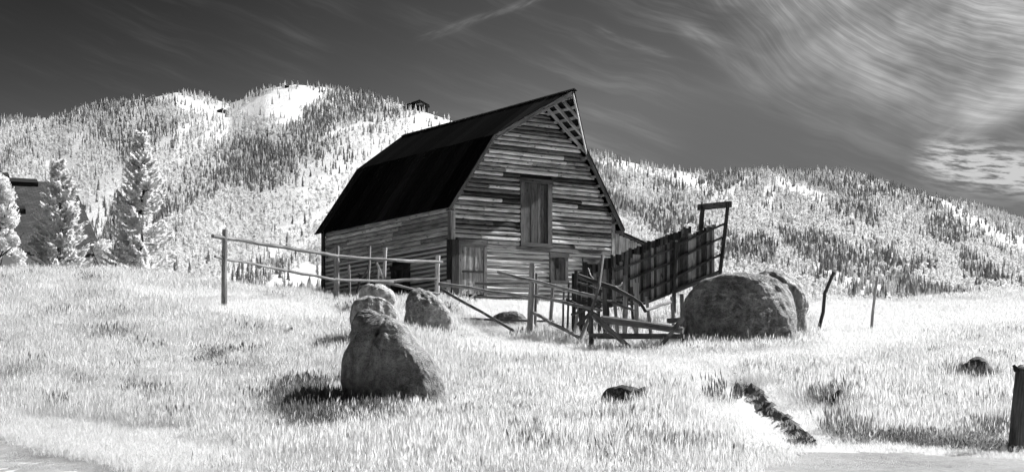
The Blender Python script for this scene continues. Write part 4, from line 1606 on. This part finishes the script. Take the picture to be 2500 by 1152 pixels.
boulder('boulder', [(838, 1010), (834, 950), (833, 900), (834, 882), (843, 854), (860, 830), (878, 803), (898, 778), (915, 767), (930, 765), (948, 772), (970, 783), (992, 799), (1010, 822), (1032, 850),
                    (1060, 880), (1080, 915), (1086, 950), (1086, 1010)], 31.6, .75, 'dark cracked boulder with a split peak, alone in the foreground grass', .36, 4,
        grooves=((944, 778, 926, 815, .022, .10), (926, 815, 914, 850, .022, .08), (914, 850, 905, 885, .04, .04), (1000, 860, 1030, 930, .04, .03)), sub=1.5, rough=.5, box=.42, yaw=-.35, cutlo=.86)
boulder('boulder', [(862, 850), (860, 805), (864, 780), (874, 764), (890, 756), (910, 758), (926, 768), (936, 790), (940, 850)], 35.5, .5, 'rounded grey boulder peeping out behind the cracked boulder', .26, 9, rough=1.1, box=.5, yaw=-.2)
boulder('boulder', [(858, 790), (860, 755), (868, 735), (885, 728), (915, 727), (945, 735), (962, 750), (966, 790)], 40.5, .6, 'flat-topped pale boulder behind the rounded grey one', .5, 13)
boulder('boulder', [(990, 812), (992, 760), (996, 725), (1005, 708), (1020, 702), (1040, 712), (1065, 726), (1085, 745), (1098, 770), (1108, 800), (1108, 812)], 43.5, .7, 'wedge-shaped boulder under the pale fence post left of the barn door', .42, 17)
boulder('boulder', [(878, 735), (880, 708), (890, 698), (915, 697), (945, 702), (960, 712), (966, 735)], 52.5, .55, 'pale sunlit boulder behind the left rail fence', .55, 21)
boulder('boulder', [(1192, 812), (1200, 778), (1215, 766), (1240, 762), (1270, 766), (1285, 775), (1294, 812)], 52.8, .6, 'dark low boulder behind the lying rail under the gable', .25, 25)
boulder('boulder', [(1675, 860), (1672, 800), (1676, 750), (1690, 715), (1712, 690), (1745, 676), (1790, 670), (1835, 674), (1880, 680), (1915, 700), (1935, 730), (1942, 765), (1935, 810), (1925, 860)],
        45.2, 1.25, 'huge rounded dark boulder beside the braced timber frame', .36, 29, sub=1.6, rough=.85, lean=.1, box=.6, yaw=-.15)
boulder('boulder', [(1850, 820), (1852, 690), (1858, 664), (1885, 656), (1910, 660), (1940, 674), (1956, 700), (1964, 730), (1962, 770), (1955, 830)],
        47.6, 1.1, 'grey layered boulder leaning behind the huge boulder', .5, 33, sub=1.2, grooves=((1880, 672, 1925, 705, .05, .12), (1925, 705, 1940, 760, .05, .1), (1960, 705, 1935, 712, .03, .1)))
SM = [((600, 850, 612, 826, 632, 850), 43, .18, 'small white-topped stone in the grass left of the boulders', .6),
      ((684, 838, 712, 806, 728, 836), 43, .22, 'pointed dark stone half sunk in the grass left of the boulders', .2),
      ((1102, 846, 1125, 824, 1150, 846), 46, .25, 'low dark stone in the grass under the wedge-shaped boulder', .2),
      ((2028, 990, 2052, 956, 2074, 990), 31, .18, 'jagged stone standing in the right-hand meadow', .2),
      ((2340, 922, 2390, 878, 2432, 922), 36, .4, 'broad layered stone in the meadow left of the stub post', .22),
      ((1790, 955, 1802, 940, 1812, 955), 33, .1, 'small dark stone beside the trail', .15)]
for k, (q, d, dep, lab, tn) in enumerate(SM):
    x0, y0, xt, yt, x1, y1 = q
    y0, y1, yt = y0 + 4, y1 + 4, yt - 8
    boulder('field_stone', [(x0, y0 + 12), (x0 + 2, y0 - 6), (lerp(x0, xt, .55), lerp(y0, yt, .75)), (xt, yt), (lerp(xt, x1, .5), lerp(yt, y1, .4)), (x1, y1), (x1, y1 + 12)], d, dep, lab, tn, 40 + k * 3, sub=.5)
boulder('field_stone', [(1466, 995), (1470, 962), (1482, 949), (1506, 946), (1534, 945), (1556, 950), (1572, 944), (1580, 958), (1586, 995)], 31.6, .3,
        'flat dark stone lying in the middle of the meadow', .11, 71, sub=.6, rough=1.3, box=.6)


# ------------------------------------------------------------------ near trees on the left
def near_conifer(xb, ytop, d, zb, radius, seed, label, lower=.02):
    r = random.Random(seed)
    X = (xb - CX) / F * d
    H = EYE + (HY - ytop) / F * d - zb
    root = empty('spruce_tree', (X, d, zb), label, 'tree', 'spruces on the left crest')
    base = Vector((X, d, zb))
    mb = MB()
    sweep(mb, [base + Vector((r.uniform(-.04, .04) * k, r.uniform(-.04, .04), H * k / 6)) for k in range(7)], ROUND(.17, 7, .1), up=(0, -1, 0), scales=[1.1, .9, .72, .55, .4, .25, .08])
    mb.build('trunk', BARK, root)
    br, fo = MB(), MB()
    nw = int(H / .17)
    for k in range(nw):
        t = lower + (1 - lower) * (k + r.random() * .6) / nw
        if t > .985: continue
        z = H * t
        Lmax = radius * (1 - t) ** .72 * (1.0 if t > .12 else .85)
        for b in range(r.randint(5, 7) if t < .8 else 5):
            az = r.random() * 6.283
            L = max(.18, Lmax * r.uniform(.55, 1.12))
            droop = lerp(-.12, .75, t) + r.uniform(-.1, .1)
            dirv = Vector((math.cos(az), math.sin(az), 0))
            p = base + Vector((0, 0, z))
            pts = []
            for s in range(5):
                f_ = s / 4
                pts.append(p + dirv * L * f_ + Vector((0, 0, L * (droop * f_ - .16 * math.sin(f_ * 2.6) + .16 * f_ * f_))))
            sweep(br, pts[:4], [(-.012, -.01), (.012, -.01), (0, .014)], scales=[1.2, 1, .7, .5], cap=False)
            side = Vector((-dirv.y, dirv.x, 0))
            ns = int(20 + 60 * L)
            for s in range(ns):
                f_ = r.uniform(.25, 1.0) ** .7
                i_ = min(int(f_ * 4), 3)
                c = pts[i_].lerp(pts[i_ + 1], f_ * 4 - i_)
                sp = (1 - f_) * .55 * L * .6 + .05
                c = c + side * r.uniform(-sp, sp) + Vector((0, 0, r.uniform(-.03, .07)))
                out_ = (dirv * r.uniform(.3, 1) + side * r.uniform(-.9, .9) + Vector((0, 0, r.uniform(-.15, .75)))).normalized()
                ln = r.uniform(.10, .22)
                wv_ = out_.cross(Vector((r.uniform(-.55, .55), r.uniform(-.55, .55), 1))).normalized() * ln * .36
                i0 = len(fo.v)
                fo.v += [c - out_ * ln * .35, c + wv_, c + out_ * ln, c - wv_]
                fo.face((i0, i0 + 1, i0 + 2, i0 + 3))
    br.build('branches', BARK, root)
    fo.build('crown', NEEDLE, root)
    return root


near_conifer(345, 318, 78, gz(-17.6, 78) - .4, 2.15, 5, 'tall bright spruce with a bushy top on the crest left of the barn')
near_conifer(145, 384, 80, gz(-22.1, 80) - .5, 2.1, 8, 'shorter spruce with layered boughs in front of the shingled house roof')


def leafy(xb, ytop, d, zb, rx_, seed, label, cat='tree', n=15000):
    r = random.Random(seed)
    X = (xb - CX) / F * d
    H = EYE + (HY - ytop) / F * d - zb
    base = Vector((X, d, zb))
    root = empty('leafy_tree', base, label, cat)
    mb = MB()
    sweep(mb, [base + Vector((r.uniform(-.05, .05) * k, 0, H * .8 * k / 5)) for k in range(6)], ROUND(.14, 7), up=(0, -1, 0), scales=[1.1, .9, .7, .5, .3, .1])
    for b in range(14):
        z = H * r.uniform(.15, .7)
        az = r.random() * 6.28
        sweep(mb, [base + Vector((0, 0, z)), base + Vector((math.cos(az) * rx_ * .4, math.sin(az) * rx_ * .4, z + .5)), base + Vector((math.cos(az) * rx_ * .75, math.sin(az) * rx_ * .75, z + 1.2))], ROUND(.04, 5), scales=[1, .7, .3])
    mb.build('trunk', BARK, root)
    cl_ = []
    for _ in range(70):
        z = r.uniform(.04, .97)
        rr_ = rx_ * (1.02 - z) ** .75
        a = r.random() * 6.28
        q = rr_ * math.sqrt(r.uniform(.15, 1))
        cl_.append((math.cos(a) * q, math.sin(a) * q, z * H, r.uniform(.25, .5)))
    fo = MB()
    for _ in range(n):
        cx_, cy_, cz_, cr_ = r.choice(cl_)
        dv = Vector((r.gauss(0, 1), r.gauss(0, 1), r.gauss(0, 1))).normalized()
        c = base + Vector((cx_, cy_, cz_)) + dv * cr_ * r.uniform(.5, 1)
        nv = (dv + Vector((r.uniform(-1, 1), r.uniform(-1, 1), r.uniform(-1, 1)))).normalized()
        a = nv.cross(Vector((r.uniform(-1, 1), r.uniform(-1, 1), r.uniform(-1, 1)))).normalized()
        b = nv.cross(a)
        s = r.uniform(.06, .11)
        i0 = len(fo.v)
        fo.v += [c - a * s, c + b * s * .7, c + a * s, c - b * s * .7]
        fo.face((i0, i0 + 1, i0 + 2, i0 + 3))
    fo.build('crown', NEEDLE, root)
    return root


leafy(-8, 420, 72, gz(-22.7, 72) - .4, 1.55, 3, 'bright leafy tree cut by the left edge of the picture')
leafy(250, 590, 84, gz(-21, 84) - .4, 1.0, 14, 'low leafy bush between the two spruces', 'bush', 2500)

# shingled house behind the spruces
rdir, sdir2 = Vector((7, 3.7, 0)).normalized(), Vector((3.7, -7, 0)).normalized()
apex = at(178, 447, 118)
hb = empty('house', Vector((apex.x - 5, apex.y, 3.5)), 'house with a dark shingled roof behind the left spruces', 'house')
def roofpt(a, s, h=0.0):                      # a metres left along the ridge, s metres down the slope (horizontal run)
    return apex - rdir * a + sdir2 * s + Vector((0, 0, -.62 * s + h))
mb = MB()
v = [roofpt(0, 0), roofpt(14, 0), roofpt(14, 9), roofpt(0, 9)]
mb.v = v + [p - Vector((0, 0, .25)) for p in v]
mb.face((0, 3, 2, 1), [(0, 0), (0, 10.6), (14, 10.6), (14, 0)])
for fc in ((4, 5, 6, 7), (0, 4, 7, 3), (3, 7, 6, 2), (2, 6, 5, 1)): mb.face(fc)
mb.build('roof', SHINGLE, hb)
mb = MB()
v = [roofpt(0, 0), roofpt(14, 0), roofpt(14, 0) - sdir2 * 8 - Vector((0, 0, 5)), roofpt(0, 0) - sdir2 * 8 - Vector((0, 0, 5))]
mb.v = v
mb.face((0, 1, 2, 3), [(0, 0), (14, 0), (14, 9.4), (0, 9.4)])
mb.build('roof', SHINGLE, hb)
mb = MB()
c4 = [apex - rdir * 13.6 - sdir2 * 7.4, apex - rdir * .4 - sdir2 * 7.4, apex - rdir * .4 + sdir2 * 8.4, apex - rdir * 13.6 + sdir2 * 8.4]
mb.v = [Vector((p.x, p.y, 2.5)) for p in c4] + [Vector((p.x, p.y, apex.z - 5.3)) for p in c4] + [apex - rdir * 13.6 - Vector((0, 0, .3)), apex - rdir * .4 - Vector((0, 0, .3))]
for fc in ((0, 1, 5, 4), (2, 3, 7, 6), (1, 2, 6, 9, 5), (3, 0, 4, 8, 7)): mb.face(fc)
mb.build('wall', make_simple('house_wall', .35, .05, 2.0), hb)
def roof_box(a0, a1, s0, s1, h, name):
    mb = MB()
    lo_ = [roofpt(a0, s0, -.05), roofpt(a1, s0, -.05), roofpt(a1, s1, -.05), roofpt(a0, s1, -.05)]
    mb.v = lo_ + [p + Vector((0, 0, h)) for p in lo_]
    for fc in ((4, 5, 6, 7), (0, 1, 5, 4), (1, 2, 6, 5), (2, 3, 7, 6), (3, 0, 4, 7)): mb.face(fc)
    mb.build(name, DARK, hb)
roof_box(2.6, 4.8, .25, .75, .35, 'roof_vent')
roof_box(4.55, 4.95, .1, .6, .62, 'vent_cap')
roof_box(5.6, 8.2, .25, .8, .35, 'roof_vent')
roof_box(4.2, 5.0, 4.0, 4.4, .4, 'roof_vent')
roof_box(5.3, 6.2, 4.5, 4.8, .3, 'roof_vent')
roof_box(1.2, 2.0, 4.4, 4.8, .3, 'roof_vent')
roof_box(5.6, 6.6, 7.3, 7.9, .5, 'roof_vent')


# ------------------------------------------------------------------ grass
def tuft(seed, n, h, spread, width, lean=.35, seedhead=0.0, dirn=None):
    r = random.Random(seed)
    v, f = [], []
    for _ in range(n):
        a = r.random() * 6.283
        q = spread * math.sqrt(r.random())
        x, y = math.cos(a) * q, math.sin(a) * q
        hh = h * r.uniform(.45, 1.12)
        la = r.random() * 6.283
        le = lean * r.uniform(.1, 1.0) * hh
        lx, ly = math.cos(la) * le, math.sin(la) * le
        wa = r.random() * 3.1416
        wx, wy = math.cos(wa) * width / 2, math.sin(wa) * width / 2
        i0 = len(v)
        v += [(x - wx, y - wy, -.03), (x + wx, y + wy, -.03),
              (x + lx * .3 - wx * .9, y + ly * .3 - wy * .9, hh * .55), (x + lx * .3 + wx * .9, y + ly * .3 + wy * .9, hh * .55),
              (x + lx, y + ly, hh)]
        f += [(i0, i0 + 1, i0 + 3, i0 + 2), (i0 + 2, i0 + 3, i0 + 4)]
        if r.random() < seedhead:
            i0 = len(v)
            s = width * 1.6
            tx_, ty_, tz_ = x + lx, y + ly, hh
            v += [(tx_ - s, ty_, tz_ - .01), (tx_ + lx * .12, ty_ - s * .5, tz_ + .07), (tx_ + s, ty_, tz_ + .0), (tx_ - lx * .05, ty_ + s * .5, tz_ - .05)]
            f.append((i0, i0 + 1, i0 + 2, i0 + 3))
    return v, f


TALL = [proto('tall_grass', *tuft(500 + i, 150, .27, .44, .0040, .75, .10), GRASS) for i in range(6)]
SHORT = [proto('short_grass', *tuft(520 + i, 130, .11, .44, .0042, 1.1), GREEN) for i in range(5)]
WEEDS = [proto('dry_weed', *tuft(540 + i, 60, .30, .26, .008, .7, .5), WEED) for i in range(3)]
STALK = [proto('seed_stalk', *tuft(560 + i, 5, .46, .25, .0055, .5, .8), GRASS) for i in range(3)]

N0 = 233000
# sample the wedge of ground in front of the camera
dd = 19.5 + (100 - 19.5) * rng.random(N0) ** 1.35
aa = rng.uniform(-.56, .56, N0)
gx, gy = aa * dd, dd
w_keep = np.clip(dd / 100 * np.interp(dd, [19, 30, 45, 60, 80, 100], [3.4, 2.6, 1.7, 1.15, .7, .45]), 0, 1)
kp = rng.random(N0) < w_keep
gx, gy = gx[kp], gy[kp]
gzv = ground(gx, gy)
ppx, ppy = CX + F * gx / gy, HY - F * (gzv - EYE) / gy
ok = gy > road_y(gx) + .05 + .5 * fbm(gx * 1.1, gy * 1.1, 31, 3)
td, ts = polydist(gx, gy, TRAIL)
ok &= ~((ts > -.75) & (ts < .62) & (gy < 35.5) & (gy > 24.5) & (rng.random(len(gx)) < .96))
ok &= ~((np.abs(ts) < .22) & (gy >= 36) & (rng.random(len(gx)) < .6))
bu = (gx - BA.x) * GU.x + (gy - BA.y) * GU.y
bv = (gx - BA.x) * LV.x + (gy - BA.y) * LV.y
ok &= ~((bu > -.1) & (bu < W_ + 3.4) & (bv > -.12) & (bv < L_))
gx, gy, gzv, ppx, ppy, td, ts = [a[ok] for a in (gx, gy, gzv, ppx, ppy, td, ts)]
n = len(gx)
SHORTZ = [[(1090, 800), (1420, 850), (1650, 872), (1960, 838), (1960, 745), (2600, 730), (2600, 780), (2330, 830), (2050, 880), (1800, 900), (1880, 1000), (1990, 1100), (1930, 1160), (1840, 1040), (1700, 950), (1480, 900), (1250, 890), (1080, 850)],
          [(300, 700), (520, 720), (840, 760), (860, 800), (600, 790), (320, 740)], [(0, 1010), (300, 1040), (600, 1100), (760, 1160), (200, 1160), (0, 1090)],
          [(1110, 725), (1500, 735), (1440, 800), (1110, 790)]]
jx, jy = ppx + 40 * fbm(gx * .5, gy * .5, 80, 3), ppy + 16 * fbm(gx * .5, gy * .5, 84, 3)
short = np.zeros(n, bool)
for k, p in enumerate(SHORTZ):
    short |= inpoly(jx, jy, p)
patch = fbm(gx * .35, gy * .35, 88, 3)
short |= (patch > .42)
short |= rng.random(n) < .30
redge = gy - road_y(gx)
short |= redge < .5 + .8 * fbm(gx * .9, gy * .9, 14, 2)
shade_patch = inpoly(jx, jy, [(640, 1060), (700, 960), (835, 870), (845, 1000), (800, 1070)])
short |= shade_patch & (rng.random(n) < .75)
lush = inpoly(ppx, ppy, [(1650, 800), (1960, 790), (1980, 860), (1660, 875)])
short &= ~(lush & (rng.random(n) < .85))
weed = ((rng.random(n) < .012 + .05 * (fbm(gx * .8, gy * .8, 92, 3) > .38)) & ~short)
weed |= ((ts > .2) & (ts < .55) & (gy < 34) & (gy > 24.5) & (rng.random(n) < .22))
for cx_, cy_, rx_, ry_ in ((1520, 1000, 80, 34), (615, 862, 30, 26), (708, 850, 40, 28), (1125, 860, 40, 24), (2052, 1005, 40, 30), (2388, 940, 70, 34), (1800, 962, 24, 20), (1240, 812, 70, 18)):
    short |= ((ppx - cx_) / rx_) ** 2 + ((ppy - cy_) / ry_) ** 2 < 1
bare = inpoly(jx, jy, [(1640, 893), (1800, 918), (1850, 950), (1872, 985), (1880, 1005), (1960, 1062), (2010, 1092), (1990, 1112), (1900, 1128), (1810, 1075), (1750, 1010), (1690, 955)])
bare |= inpoly(jx, jy, [(2000, 1096), (2150, 1100), (2400, 1090), (2520, 1085), (2520, 1120), (2000, 1120)])
low_side = (ts > -1.7) & (ts < 1.0) & (gy < 35.5) & (gy > 22)
short |= bare | low_side
weed &= ~short
for cx_, cy_, rx_, ry_ in ((1300, 1122, 75, 34), (1510, 1080, 34, 24), (1535, 1140, 60, 24), (900, 1012, 110, 30), (740, 1015, 100, 50), (2120, 1086, 120, 14), (2300, 1094, 160, 10), (2062, 996, 40, 10), (2440, 1084, 60, 22),
                           (1790, 978, 60, 10), (50, 935, 40, 24), (1690, 1120, 40, 20), (380, 980, 34, 18), (2370, 930, 60, 12), (520, 880, 30, 14), (250, 820, 40, 12)):
    q_ = ((ppx + 90 * fbm(gx * 1.1, gy * 1.1, 21, 3) - cx_) / rx_) ** 2 + ((ppy + 40 * fbm(gx * 1.1, gy * 1.1, 25, 3) - cy_) / ry_) ** 2
    cl_ = rng.random(n) < (.6 if cx_ in (740, 900, 2300) else .26) * np.clip(1.25 - q_, 0, 1)
    weed |= cl_
    short &= ~cl_
stalk = ~weed & ~short & (rng.random(n) < .10)
gi = np.where(weed, 11 + rng.integers(0, 3, n), np.where(short, 6 + rng.integers(0, 5, n), np.where(stalk, 14 + rng.integers(0, 3, n), rng.integers(0, 6, n))))
hsc = rng.uniform(.65, 1.2, n) * np.where(short, 1, np.clip(.35 + redge * .22, .3, 1)) * (1 + .5 * fbm(gx * .25, gy * .25, 95, 3)) * np.where(short | weed, 1, np.interp(gy, [20, 28, 40, 70], [1.15, 1.05, .95, .9]))
hsc = np.where((bare | low_side) & ~weed, hsc * .5, hsc)
wsc = np.interp(gy, [20, 40, 60, 90], [1.0, 1.1, 1.3, 1.7]) * rng.uniform(.85, 1.2, n)
sel = ~(bare & ~weed & (rng.random(n) < .35))
gpos = np.stack([gx, gy, gzv], 1)
gscl = np.stack([wsc, wsc, hsc * np.interp(gy, [20, 60, 90], [1, 1.05, 1.1])], 1)
grot = np.stack([rng.normal(0, .10, n), rng.normal(.10, .10, n), rng.uniform(0, 6.28, n)], 1)
scatter('meadow_grass', gpos[sel], grot[sel], gscl[sel], gi[sel], TALL + SHORT + WEEDS + STALK, 'pale sunlit meadow grass covering the slope')
print('hill trees', len(pos), 'grass', n)
